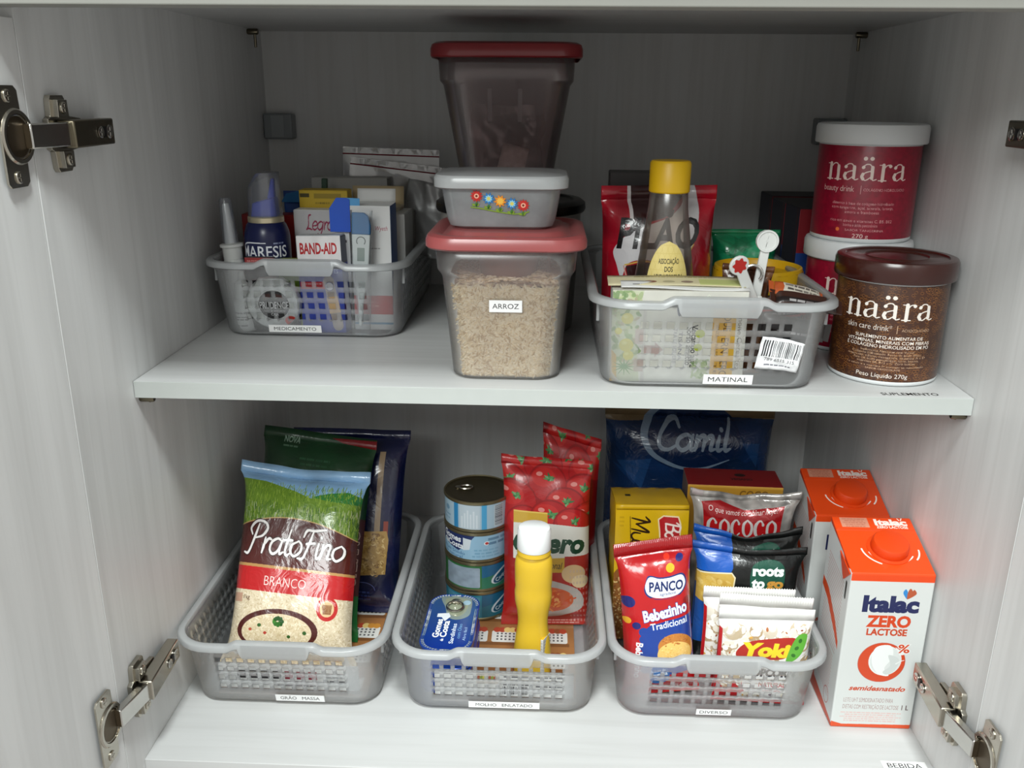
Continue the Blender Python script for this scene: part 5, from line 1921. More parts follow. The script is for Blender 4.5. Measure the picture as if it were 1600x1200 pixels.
pouch('rice_bag', 'dark green bag with a dark red dome behind the white rice bag', 'rice bag', (-26.2, 11.6, ZB+0.45), (math.radians(-30), math.radians(1.5), math.radians(-2)), 13.0, 22.4, 3.6, cv, 17, '123c1e', 0.28, 0.5, 0.25, nu=36, nv=46, wr=0.3, ex=5, pinch=0.25, tilt=-1.0, wave=0.15)

cv = Cv(200, 300, '10163e', 2.6)
cv.noise(40, 0.25, 7)
cv.rect(156, 36, 166, 170, '9a8468')
cv.rect(172, 150, 180, 186, '8a3a2c')
pg = [(112, 176), (126, 168), (178, 166), (182, 180), (180, 236), (120, 240), (112, 230)]
cv.poly(pg, 'b08c4c')
for _ in range(160):
    x, y = g.uniform(116, 178), g.uniform(172, 236)
    a = g.uniform(0, 6)
    cv.line([(x+6*math.cos(a+t_*0.5)*t_/5, y+5*math.sin(a+t_*0.5)*t_/5) for t_ in range(1, 6)], [1.0, 2.6, 1.2], g.choice(('c9a763', '9a7438', 'd9bc80', 'b8934e', '7f5c2a')), 1)
cv.line([(104, 148), (134, 160)], 1.8, 'd9d9e0', smooth=False)
cv.ring(140, 262, 22, 12, 1.2, '5a6494', 180, 360)
cv.rows(140, 268, 30, 3, 6, 3, '3f4a7c', seed=4)
for _ in range(12):
    x, y = g.uniform(100, 150), g.uniform(90, 150)
    cv.line([(x, y), (x+g.uniform(-8, 8), y+g.uniform(-4, 4))], 1.0, '55608a', 0.8, smooth=False)
pouch('pasta_bag', 'navy pasta bag with a clear window at the basket back', 'pasta bag', (-22.9, 17.2, ZB+0.5), (math.radians(-23), math.radians(1.8), math.radians(0)), 13.6, 20.6, 3.6, cv, 23, '0e1336', 0.25, 0.55, 0.3, nu=36, nv=46, wr=0.35, ex=5, pinch=0.25, wave=0.1, tilt=0.3)

# ---------------------------------------------------------------- tins, mustard and sauce
def tuna_print(k):
    cv = Cv(240, 38, ('9fb9c9', '8fb6cf', '2f6a4a', '2a6f86')[k], 4)
    c = 120
    if k == 0:
        cv.rect(c-30, 0, c-24, 38, '2f7fb0')
        cv.rect(c-22, 0, c+2, 38, 'b4c3cc')
        cv.rect(c+4, 0, c+10, 38, '4a9cc8')
        for i in range(6):
            cv.rect(c-20+i*3.5, 18-(i*5 % 11), c-18+i*3.5, 36, 'c9d3da')
        cv.bars(c+20, 3, c+31, 35, 4, '2f3a44', 'b9c6ce', vertical=False)
        cv.ell(c-42, 12, 4, 4, '6f93ab')
        cv.rows(c-48, 24, 24, 2, 6, 2.5, '6f93ab', seed=2)
        cv.rect(c+42, 4, c+56, 10, '27365e')
    elif k == 1:
        cv.poly([(c-60, 0), (c-4, 0), (c-14, 16), (c-24, 26), (c-60, 16)], '1c2c5c')
        cv.text('Gomes', c-36, 11, 9, 'e8ecef', w=30, bold=0.03, rot=0.08)
        cv.text('daCosta', c-34, 21, 8.5, 'e8ecef', w=32, bold=0.03, rot=0.08)
        cv.poly([(c-18, 4), (c-8, 6), (c-10, 22), (c-18, 24)], 'cfd9e0')
        cv.text('Atum Sólido', c-34, 31, 5, '2f5f8f', w=36, rot=0.06)
        cv.text('ao natural', c-34, 37, 5, '2f5f8f', w=30, rot=0.06)
        cv.ell(c+10, 12, 3.4, 3, 'e0e4e8')
        cv.ell(c+10, 12, 2, 2, 'b23a3a')
        cv.rows(c+24, 8, 26, 2, 7, 4, '4a6f8c', seed=6)
        cv.rows(c+10, 24, 34, 3, 5, 2.5, '6a9ab8', seed=7)
        cv.rect(c+42, 0, c+52, 38, '2f78a8')
    else:
        a = ('2f6a3a', '1f5f86') if k == 2 else ('2f7f96', '1c5878')
        cv.rect(0, 0, c+4, 38, a[0])
        cv.rect(c+4, 0, 240, 38, a[1])
        cv.poly([(c+4, 20), (c+60, 10), (c+60, 38), (c+4, 38)], '2c6f58' if k == 2 else '24697c')
        cv.rect(c-44, 3, c+2, 36, '8f9fae' if k == 2 else '4f8fa6', r=2)
        cv.noise(7, 0.1, 3, (c-44, 3, c+2, 36))
        cv.ell(c+34, 19, 21, 10, 'c3ced6', rot=-0.55)
        cv.ell(c+35, 20, 19, 8.4, '1c4f6a', rot=-0.55)
        cv.text('Coqueiro', c+35, 23, 6, 'c9d3da', w=28, rot=-0.55, bold=0.02)
    return cv
TIN = M('8f8668', 0.3, 0.85, noise=0.06)
TINTOP = M('5a523c', 0.34, 0.8, noise=0.06)
names = ('teal tuna tin at the bottom of the stack of four', 'green and blue tuna tin, third from the top of the stack', 'pale blue tuna tin marked Gomes da Costa, second from the top', 'pale blue tuna tin with a barcode on top of the stack')
for i in range(4):
    t = thing('tuna_tin', names[i], 'tin', (-7.35, 19.9, ZB+0.25+i*3.66), (0, 0, math.radians(5)), group='stack of tuna tins')
    m = MB()
    lathe(m, [(3.6, 0), (3.78, 0.08), (3.78, 0.28), (3.66, 0.36)], 56, 0, cap1=False)
    lathe(m, [(3.68, 0.34), (3.68, 3.2)], 56, 1, cap0=False, cap1=False)
    lathe(m, [(3.66, 3.2), (3.78, 3.3), (3.78, 3.56), (3.7, 3.62), (3.6, 3.5)], 56, 0, cap0=False, cap1=False)
    obj('can_body', m, [TIN, MI(tuna_print(3-i), 'tin_print', 0.35, coat=0.2)], t, angle=30)
    m = MB()
    lathe(m, [(3.62, 3.5), (3.4, 3.38), (3.1, 3.42), (2.9, 3.36), (0.01, 3.36)], 56, cap0=False)
    ld = obj('ring_pull_lid', m, TINTOP, t)
    m = MB()
    tube(m, [(-1.3+0.75*math.cos(a), 0.6+0.5*math.sin(a), 3.5) for a in np.linspace(0, 2*PI, 20)[:-1]], 0.1, 6, closed=True)
    lathe(m, [(0.3, 3.36), (0.32, 3.5), (0.01, 3.54)], 16, cx=-2.2, cy=0.75, cap0=False)
    obj('pull_ring', m, CHROME, ld)

cv = Cv(110, 210, '123f8e', 3)
cv.vgrad(0, 210, '2a4f7a', '0e2f86')
cv.poly([(20, 0), (90, 0), (100, 60), (92, 84), (66, 96), (44, 84), (34, 50)], '7c8a86', smooth=True)
cv.poly([(30, 10), (84, 10), (88, 60), (68, 84), (48, 70)], '8c927c', smooth=True)
cv.ell(60, 50, 18, 30, '9aa08a', 0.7, 0.4)
cv.ell(86, 24, 10, 10, '9fc0d6', 0.9)
cv.poly([(18, 74), (46, 70), (52, 84), (40, 104), (30, 88), (18, 88)], 'e4e8ee')
cv.text('Gomes', 34, 132, 15, 'f2f4f6', w=70, rot=-PI/2+0.02, bold=0.035)
cv.text('da', 47, 176, 7, 'f2f4f6', rot=-PI/2, bold=0.03)
cv.text('Costa', 52, 134, 15, 'f2f4f6', w=62, rot=-PI/2+0.02, bold=0.035)
cv.text('Sardinhas', 72, 150, 10, 'dfe8f4', w=76, rot=-PI/2, bold=0.015)
cv.text('com Óleo', 86, 140, 8, '6fa8d6', w=56, rot=-PI/2)
cv.text('Abre fácil', 100, 150, 7, 'a9c6e6', w=50, rot=-PI/2)
SARD = MI(cv, 'sardine_print', 0.22, coat=0.4)
for i, nm in enumerate(('blue sardine tin underneath, seen through the holes', 'blue sardine tin with its ring pull on top, lying flat in front')):
    t = thing('sardine_tin', nm, 'tin', (-9.25, 8.3, ZB+0.25+i*2.55), (0, 0, math.radians(-1.5)), group='flat sardine tins')
    m = MB()
    loft(m, [(2.45, 4.95, 1.7, 0), (2.6, 5.1, 1.8, 0.1), (2.6, 5.1, 1.8, 0.3), (2.5, 5.0, 1.75, 0.4), (2.5, 5.0, 1.75, 2.1), (2.65, 5.15, 1.85, 2.2), (2.65, 5.15, 1.85, 2.42), (2.55, 5.05, 1.8, 2.48)], n=9, cap1=False)
    obj('tin_body', m, M('15419a', 0.28, 0.2, noise=0.03, coat=0.3), t)
    m = MB()
    loft(m, [(2.55, 5.05, 1.8, 2.46), (2.4, 4.9, 1.7, 2.36), (2.25, 4.75, 1.6, 2.4)], n=9, cap0=False)
    ld = obj('printed_lid', m, SARD, t)
    m = MB()
    tube(m, [(0.15+0.85*math.cos(a), 2.55+0.85*math.sin(a), 2.62+0.05*math.sin(a)) for a in np.linspace(0, 2*PI, 24)[:-1]], 0.13, 8, closed=True)
    lathe(m, [(0.5, 2.4), (0.52, 2.56), (0.3, 2.62), (0.01, 2.62)], 20, cx=0.15, cy=3.65, cap0=False)
    obj('pull_ring', m, CHROME, ld)

t = thing('mustard_bottle', 'yellow squeeze mustard bottle with a white cap', 'bottle', (-0.85, 7.0, ZB+0.25), (0, 0, math.radians(-8)))
YM = M('d2ad2c', 0.3, noise=0.03, spec=0.5)
m = MB()
lathe(m, [(1.6, 0), (1.85, 0.2), (1.9, 1.0), (1.88, 3.0), (1.7, 4.6), (1.52, 5.8), (1.5, 6.6), (1.62, 7.6), (1.82, 8.6), (1.86, 9.6), (1.78, 10.2), (1.84, 10.8), (1.86, 12.6), (1.78, 13.3), (1.5, 13.9), (1.4, 14.0)], 44, sy=0.82)
obj('bottle', m, YM, t)
m = MB()
lathe(m, [(1.55, 13.85), (1.66, 13.95), (1.6, 14.35), (1.45, 14.4)], 40)
obj('neck_ring', m, YM, t)
m = MB()
lathe(m, [(1.62, 14.4), (1.66, 14.5), (1.62, 16.3), (1.5, 16.6), (1.2, 16.7), (0.01, 16.72)], 44, cap0=False)
obj('cap', m, M('e6e8e8', 0.4, noise=0.02), t, label='white flip cap')
cvm = Cv(40, 90, 'c9c9c4', 3)
cvm.rows(20, 12, 30, 9, 8, 3, '8a8a86', seed=2)
m = MB()
box(m, 1.35, 1.62, -0.9, 0.7, 1.2, 5.0, {'right': 1, 'front': 1})
obj('back_label', m, [YM, MI(cvm, 'mustard_print', 0.4)], t, bev=0.05, rot=(0, 0, math.radians(-18)))

def tomatoes(cv, x0, y0, x1, y1, spots, r):
    for i, (x, y) in enumerate(spots):
        q = r*(0.9+0.25*((i*37) % 10)/10)
        cv.ell(x, y, q, q*0.92, '8d1216')
        cv.ell(x, y+q*0.03, q*0.95, q*0.86, 'a9181c')
        cv.ell(x-q*0.2, y-q*0.25, q*0.6, q*0.45, 'bf2a26', 0.8)
        cv.ell(x-q*0.42, y-q*0.42, q*0.16, q*0.1, 'e0a098', 0.8)
        gg = random.Random(i*7+3)
        for a in range(8):
            w = a*0.785+gg.uniform(-.35, .35)
            L = q*gg.uniform(0.16, 0.38)
            cv.line([(x+q*0.1, y-q*0.25), (x+q*0.1+L*math.cos(w)*0.6, y-q*0.25+L*0.5*math.sin(w)+1), (x+q*0.1+L*math.cos(w), y-q*0.25+L*0.7*math.sin(w))], [q*0.14, q*0.1, q*0.03], ('35683c', '4f8a50', '6fa070')[a % 3])
cv = Cv(130, 250, '8f1216', 3.4)
tomatoes(cv, 0, 0, 130, 110, [(92, 4), (28, 12), (126, 16), (60, 10), (6, 40), (118, 46), (66, 34), (16, 62), (92, 66), (130, 84), (30, 92), (70, 86), (104, 94)], 30)
cv.rect(14, 76, 66, 94, 'c9a23c')
cv.rect(14, 76, 66, 78, 'e0c060')
cv.poly([(14, 94), (66, 92), (130, 96), (130, 138), (90, 146), (14, 146)], 'd6d6ce')
cv.text('Quero', 66, 134, 27, '143f2a', w=106, bold=0.045, shear=0.22)
cv.poly([(40, 146), (92, 142), (92, 164), (40, 166)], 'c9a02c')
cv.text('Tradicional', 64, 159, 10, '3a2a12', w=46, shear=0.2)
cv.rect(0, 146, 40, 250, '9a1c18')
cv.poly([(92, 140), (130, 138), (130, 250), (40, 250), (40, 166), (92, 164)], 'a5281e')
cv.ell(106, 166, 18, 14, 'd9b98a')
cv.ell(116, 178, 13, 10, 'e6cfa4')
cv.poly([(28, 196), (60, 176), (112, 190), (118, 220), (70, 236), (32, 228)], 'b5aea8', smooth=True)
cv.ell(72, 206, 34, 19, 'c9603a')
g = random.Random(5)
for _ in range(40):
    a, r = g.uniform(0, 6.28), g.random()
    x, y = 72+30*r*math.cos(a), 206+15*r*math.sin(a)
    cv.line([(x, y), (x+g.uniform(-12, 12), y+g.uniform(-5, 5)), (x+g.uniform(-14, 14), y+g.uniform(-8, 8))], 2.2, g.choice(('e08a4a', 'd9733a', 'e6a060', 'c9522c')))
for i in range(60):
    cv.rect(100+(i % 6)*5, 160+(i//6)*9, 102.5+(i % 6)*5, 164+(i//6)*9, 'c9b0a8', 0.5)
cv.rows(70, 244, 90, 2, 4, 2, 'd9b0a8', seed=3)
pouch('tomato_sauce_pouch', 'red tomato sauce pouch marked Quero behind the mustard', 'sauce pouch', (0.55, 15.9, ZB+0.3), (math.radians(-11), math.radians(-0.5), math.radians(2)), 10.0, 18.9, 2.8, cv, 41, '8a1418', 0.3, 0.35, 0.2, nu=34, nv=46, wr=0.3, ex=4, pinch=0.25, tilt=-0.9, wave=0.15)
cv = Cv(130, 250, '7a0e12', 2.4)
tomatoes(cv, 0, 0, 130, 110, [(96, 6), (40, 18), (126, 30), (10, 40), (80, 48)], 32)
pouch('tomato_sauce_pouch', 'second tomato sauce pouch peeking out behind the Quero pouch', 'sauce pouch', (2.7, 20.4, ZB+0.3), (math.radians(-7), math.radians(1), 0), 6.6, 20.6, 2.2, cv, 43, '6d0d12', 0.3, 0.35, 0.2, nu=26, nv=36, wr=0.3, ex=4, pinch=0.2, tilt=-1.8)

# ---------------------------------------------------------------- snacks
cv = Cv(260, 250, '14315c', 2.4)
cv.noise(46, 0.35, 3)
for _ in range(16):
    x, y = g.uniform(0, 260), g.uniform(40, 250)
    cv.poly([(x, y), (x+g.uniform(20, 60), y+g.uniform(-20, 20)), (x+g.uniform(0, 40), y+g.uniform(10, 50))], g.choice(('1c4a86', '0d1f3c', '2a5a94', '102848')), 0.6)
cv.poly([(0, 0), (260, 0), (260, 24), (180, 22), (90, 26), (0, 30)], '7a684c')
cv.ell(130, 48, 76, 50, '10284e')
P = [(112, -4), (80, 10), (58, 40), (70, 72), (110, 92), (150, 94), (190, 80)]
cv.line(P, [2, 9, 12, 8, 5, 4, 1.5], '7f95ac')
script(cv, 'Camil', 78, 66, 112, 22, '8fa0b2', 0.26, 0.12)
pouch('bean_bag', 'large dark blue bag marked Camil standing against the back', 'bean bag', (18.0, 34.4, ZB+0.1), (math.radians(-2), 0, math.radians(-1)), 21.0, 20.2, 6.0, cv, 51, '12294c', 0.22, 0.6, 0.6, nu=44, nv=44, wr=0.6, ex=4, pinch=0.1, seal_t=0.1)

cv = Cv(160, 300, 'd2aa12', 3)
cv.noise(60, 0.06, 4)
cv.rows(14, 30, 12, 3, 9, 4, 'b8920e', seed=3)
script(cv, 'Multi', 40, 0, 1, 1, '2a1a0c')
for dx in (0,):
    cv2 = cv
    script(cv2, 'Multi', 36, 26, 92, 20, '2c1c0c', 0.2, 0.1, rot=PI/2)
    cv2.text('Cereais', 44, 150, 26, '2c1c0c', w=80, rot=PI/2, shear=0.25)
    cv2.line([(32, 26), (40, 200)], 1.4, '2c1c0c', smooth=False)
cv.rect(84, 74, 92, 104, '5a3314')
cv.poly([(92, 30), (104, 22), (138, 24), (144, 40), (142, 120), (100, 120), (96, 60)], 'ecd9b0')
cv.poly([(95, 32), (105, 25), (136, 27), (141, 42), (140, 117), (103, 117), (99, 60)], 'b3151c')
script(cv, 'Baud', 110, 38, 72, 17, 'f0dcd4', 0.24, 0.1, rot=PI/2)
cv.poly([(0, 150), (60, 160), (66, 300), (0, 300)], '8a5524', smooth=True)
for _ in range(420):
    cv.ell(g.uniform(0, 62), g.uniform(158, 300), g.uniform(1, 3.4), g.uniform(1, 2.4), g.choice(('b07a3c', '6d3f1a', 'd9b878', '8f5a28', 'e0c890')), 0.9, g.uniform(0, 3), n=8)
topcv = Cv(160, 110, 'c9a010', 2)
topcv.rect(26, 52, 38, 64, '151208')
topcv.noise(40, 0.08, 3)
t = thing('cracker_packet', 'yellow block-shaped cracker packet behind the Panco bag', 'cracker packet', (11.5, 13.5, ZB+0.35), (math.radians(-6), 0, math.radians(2)))
m = MB()
def soft(u, v, w=7.7, h=15.4):
    s, q = abs(2*u-1), abs(2*v-1)
    return ((u-0.5)*w, -0.22*(1-s**3)*(1-q**3)+0.05*math.sin(9*v+3*u), v*h)
grid(m, soft, 14, 22, 0)
grid(m, lambda u, v: ((u-0.5)*7.7, 5.6*v, 15.4+0.12*(1-abs(2*v-1)**2)), 8, 8, 1)
grid(m, lambda u, v: (3.85, 5.6*u, v*15.4), 4, 8, 2)
grid(m, lambda u, v: (-3.85, 5.6*(1-u), v*15.4), 4, 8, 2)
grid(m, lambda u, v: ((0.5-u)*7.7, 5.6, v*15.4), 4, 4, 2)
obj('wrapper', m, [MI(cv, 'cracker_print', 0.3, 0.35, 0.15), MI(topcv, 'cracker_top', 0.35, 0.3, 0.1), M('c79f10', 0.35)], t, angle=50)
m = MB()
grid(m, lambda u, v: ((u-0.5)*7.6, -0.16-0.08*math.sin(PI*v), 14.9+v*0.55), 10, 3)
obj('folded_edge', m, M('cfa614', 0.35, noise=0.04), t, solid=0.05)

cvf = Cv(200, 300, 'b8872a', 2)
cvf.rect(0, 0, 200, 5, 'd0a040')
cvf.text('COCO', 140, 26, 16, '7a5418', w=60, bold=0.02)
cvt = Cv(200, 80, '7f0c12', 2)
cvt.ell(118, 28, 12, 7, '17090a')
cvt.text('VEGANO', 118, 52, 9, '17090a', w=46, bold=0.03)
carton('red_box', 'dark red and gold box behind the coconut pouch', 'box', 20.7, 18.6, ZB+0.25, 10.2, 4.6, 16.2, {'front': cvf, 'top': cvt, 'left': '6f5c50'}, col='7f0c12', flap=False, rot=(0, 0, math.radians(-2)))

cv = Cv(220, 300, '9c9894', 3)
cv.noise(16, 0.35, 3)
cv.rect(4, 0, 26, 12, 'b5a9a9')
cv.poly([(20, 22), (60, 18), (110, 32), (150, 30), (192, 24), (194, 110), (188, 300), (20, 300)], '9c141a', smooth=False)
cv.poly([(20, 50), (110, 60), (192, 54), (192, 110), (20, 110)], 'b51a1e')
cv.text('O que vamos combinar hoje?', 106, 44, 11, 'e9dcd8', w=150, shear=0.25, arc=-0.0012)
for i, c in enumerate('cococo'):
    x = 30+i*26.5
    Y = -46
    if c == 'c':
        cv.line([(x+17, 106+Y), (x+10, 99+Y), (x+1, 108+Y), (x+1, 124+Y), (x+9, 132+Y), (x+18, 126+Y)], [4, 3, 7, 7, 3, 3], 'cdc6c4')
        cv.ell(x+16.5, 107+Y, 3, 3, 'cdc6c4')
    else:
        cv.line([(x+9, 99+Y), (x+1, 108+Y), (x+1, 124+Y), (x+9, 132+Y), (x+18, 124+Y), (x+18, 108+Y), (x+9, 99+Y)], [3, 6, 6, 3, 6, 6, 3], 'cdc6c4')
pouch('coconut_pouch', 'silver-edged red pouch marked cococo behind the roots bags', 'pouch', (20.9, 15.6, ZB+0.3), (math.radians(-3), math.radians(1), math.radians(-2)), 11.6, 16.9, 2.6, cv, 61, 'a5a19c', 0.22, 0.4, 0.4, nu=40, nv=44, wr=0.5, ex=4, pinch=0.6, seal_t=0.06, wave=0.5, dip=0.9, metal=0.2)

def roots_print():
    cv = Cv(220, 270, '121414', 3)
    cv.poly([(0, 0), (76, 0), (74, 40), (70, 48), (0, 56)], '1455b0')
    cv.poly([(0, 58), (50, 50), (72, 48), (80, 58), (74, 110), (40, 130), (0, 120)], 'd9cfae')
    cv.poly([(0, 61), (50, 53), (71, 51), (77, 60), (71, 107), (38, 126), (0, 116)], 'c3a04a')
    gg = random.Random(2)
    for _ in range(60):
        cv.ell(gg.uniform(2, 68), gg.uniform(68, 112), gg.uniform(3, 8), gg.uniform(2, 6), gg.choice(('cdb05e', 'b8923c', 'd9c07a', 'c7a650')), 0.6, gg.uniform(0, 3), n=12)
    cv.poly([(0, 116), (38, 126), (70, 108), (90, 150), (60, 200), (0, 210)], '1a4f9c')
    cv.poly([(112, 34), (128, 22), (160, 20), (180, 34), (184, 66), (172, 86), (124, 88), (110, 68)], '134a3a', smooth=True)
    cv.text('roots', 147, 50, 19, 'e8ecea', w=64, bold=0.05)
    cv.text('to', 127, 76, 19, 'e8ecea', w=25, bold=0.05)
    cv.text('go', 164, 76, 19, 'c08a3a', w=35, bold=0.05)
    for x in (154, 160, 166):
        cv.rect(x, 81, x+1.6, 84, 'c08a3a')
    cv.noise(60, 0.08, 3)
    return cv
ROOT = roots_print()
pouch('roots_snack_bag', 'blue and black roots to go bag, the rear of two', 'snack bag', (20.6, 11.9, ZB+0.25), (math.radians(-2), math.radians(1.5), math.radians(-1)), 11.0, 14.5, 2.4, ROOT, 71, '101212', 0.3, 0.15, 0.4, nu=38, nv=40, wr=0.4, ex=4, pinch=0.5, wave=0.4, dip=0.9, tilt=0.2, group='roots to go snack bags')
pouch('roots_snack_bag', 'blue and black roots to go bag, the front one showing its full name', 'snack bag', (20.4, 9.3, ZB+0.25), (math.radians(-3), math.radians(1.2), math.radians(-1)), 11.4, 13.7, 2.6, ROOT, 77, '101212', 0.3, 0.15, 0.4, nu=38, nv=40, wr=0.4, ex=4, pinch=0.55, wave=0.35, dip=0.35, tilt=-0.2, group='roots to go snack bags')

g = random.Random(8)
cv = Cv(150, 340, 'b5161a', 3)
cv.vgrad(0, 60, '8a0f14', 'b5161a')
for x, y, r, c in ((12, 120, 14, '20246a'), (8, 162, 8, 'd9a02a'), (26, 172, 9, '20246a'), (124, 40, 8, '20246a'), (98, 36, 6, 'c9301c'), (138, 130, 10, '8f0d12')):
    cv.ell(x, y, r, r*0.9, c)
cv.ell(104, 56, 9, 9, 'e0a81e')
cv.poly([(50, 80), (58, 66), (80, 72), (100, 72), (128, 70), (138, 84), (136, 100), (118, 116), (78, 118), (54, 110), (46, 96)], '22306e', smooth=True)
cv.poly([(50, 82), (60, 69), (80, 75), (100, 75), (126, 73), (135, 85), (133, 99), (117, 113), (79, 115), (56, 107), (49, 95)], 'dfe2ea', smooth=True)
cv.text('PANCO', 93, 101, 19, '1c2a5e', w=72, bold=0.03, rot=0.06)
cv.text('agradece', 96, 110, 6, '2a3a6e', w=34)
cv.line([(62, 113), (90, 117), (118, 115)], 2, 'b5161a')
cv.poly([(38, 184), (56, 172), (90, 166), (150, 160), (150, 282), (120, 284), (70, 290), (46, 278), (44, 250), (30, 238), (44, 214), (32, 200)], '1c3f92', smooth=False)
for q in range(6):
    cv.ell(40, 186+q*17, 10, 10, '1c3f92')
cv.text('Bebezinho', 90, 158, 23, 'eef0f4', w=94, bold=0.04, rot=-0.13, out='1c3f92', ow=0.04)
cv.text('Tradicional', 96, 180, 14, 'dfe6f2', w=80, bold=0.02, rot=-0.09)
cv.ell(108, 232, 39, 36, 'd99a44')
cv.ell(106, 222, 37, 26, 'c07a34')
cv.ell(104, 240, 37, 27, 'e9bf6c')
for _ in range(160):
    cv.ell(g.uniform(76, 136), g.uniform(226, 262), g.uniform(0.8, 2.2), g.uniform(0.8, 1.6), g.choice(('f2d390', 'd9a450', 'e6bb66')), 0.8, n=7)
for _ in range(60):
    cv.ell(g.uniform(80, 136), g.uniform(200, 222), g.uniform(1, 3), g.uniform(1, 2), g.choice(('a85f28', 'cf8c42', 'b97030')), 0.7, n=7)
cv.poly([(50, 270), (84, 266), (90, 300), (56, 306)], '2f66a8', smooth=True)
cv.text('Bolinho de', 68, 278, 6, 'e6ecf4', w=32, rot=-0.1)
cv.text('baunilha', 70, 288, 9, 'e6ecf4', w=36, rot=-0.1, bold=0.02)
cv.text('fofinho', 70, 298, 6, 'e6ecf4', w=20, rot=-0.1)
cv.text('Bebezinho', 20, 250, 13, 'eef0f4', w=80, bold=0.03, rot=PI/2+0.1)
cv.text('CONTEÚDO', 110, 312, 4, 'e6c8c8', w=24)
cv.text('56g', 116, 328, 11, 'eceaea', w=28, bold=0.03)
cv.rows(62, 322, 40, 2, 5, 2.5, 'e0b0b0', seed=2)
pouch('cake_packet', 'red and blue Panco cake packet at the front left of the snacks', 'cake packet', (11.95, 4.7, ZB+0.25), (math.radians(-11), math.radians(-4.2), math.radians(4)), 7.7, 15.6, 3.4, cv, 81, 'a01418', 0.22, 0.45, 0.2, nu=40, nv=54, wr=0.25, ex=3, pinch=0.28, zig=True, seal_t=0.09, tilt=0.5)

def yoki(seed):
    cv = Cv(200, 220, 'dad8d4', 3)
    cv.popcorn(0, 36, 200, 130, 62, 15, seed)
    cv.poly([(0, 0), (200, 0), (200, 30), (150, 26), (100, 34), (50, 28), (0, 34)], 'dcdbd8')
    cv.noise(30, 0.05, seed, (0, 0, 200, 34))
    cv.rect(0, 164, 200, 220, 'b51a20')
    cv.popcorn(0, 118, 60, 178, 18, 15, seed+1)
    cv.poly([(0, 40), (6, 44), (6, 176), (0, 176)], 'b51a20')
    cv.ell(124, 166, 68, 46, 'dcdad8')
    cv.ring(124, 166, 68, 46, 2.4, 'b5242a', 0, 180)
    cv.poly([(38, 92), (60, 70), (110, 60), (164, 57), (160, 82), (144, 104), (86, 109), (46, 107)], 'a9281e', smooth=True)
    cv.text('Yoki', 100, 100, 28, 'e8cc2a', w=98, bold=0.06, shear=0.18)
    cv.poly([(166, 56), (190, 52), (184, 88), (166, 108), (148, 110)], '5fa83a', smooth=True)
    for a in range(3):
        cv.ell(176-a*6, 64+a*16, 4, 5, '2f6a22', rot=a)
    cv.text('POPCORN', 118, 146, 16, '2b2b2e', w=104, bold=0.05, shear=0.1, out='9a9aa0', ow=0.03)
    cv.text('NATURAL', 124, 172, 11, 'a9262c', w=60, bold=0.01)
    cv.text('COM SAL', 124, 184, 8, 'a9262c', w=42, bold=0.01)
    cv.popcorn(60, 190, 96, 206, 8, 9, seed+2)
    cv.popcorn(150, 188, 190, 206, 8, 9, seed+3)
    cv.ell(124, 194, 5, 3, '7f6f78')
    return cv
for i, (nm, x, y, h, ry, sd) in enumerate((('white popcorn packet at the back left of the three', 20.35, 7.2, 10.0, 1.0, 93), ('white popcorn packet in the middle of the three', 21.55, 5.5, 10.2, 1.5, 95), ('white popcorn packet in front with Yoki and POPCORN in full view', 21.2, 3.7, 9.9, 1.5, 97))):
    pouch('popcorn_packet', nm, 'popcorn packet', (x, y, ZB+0.25), (math.radians(-4), math.radians(ry), math.radians(-1)), 9.0, h, 1.5, yoki(sd), sd, 'd9d5d0', 0.35, 0.2, 0.2, nu=36, nv=36, wr=0.25, ex=5, pinch=0.3, zig=(i < 2), seal_t=0.12, tilt=(0.1, 0.0, 0.4)[i], group='popcorn packets', curl=0.2)

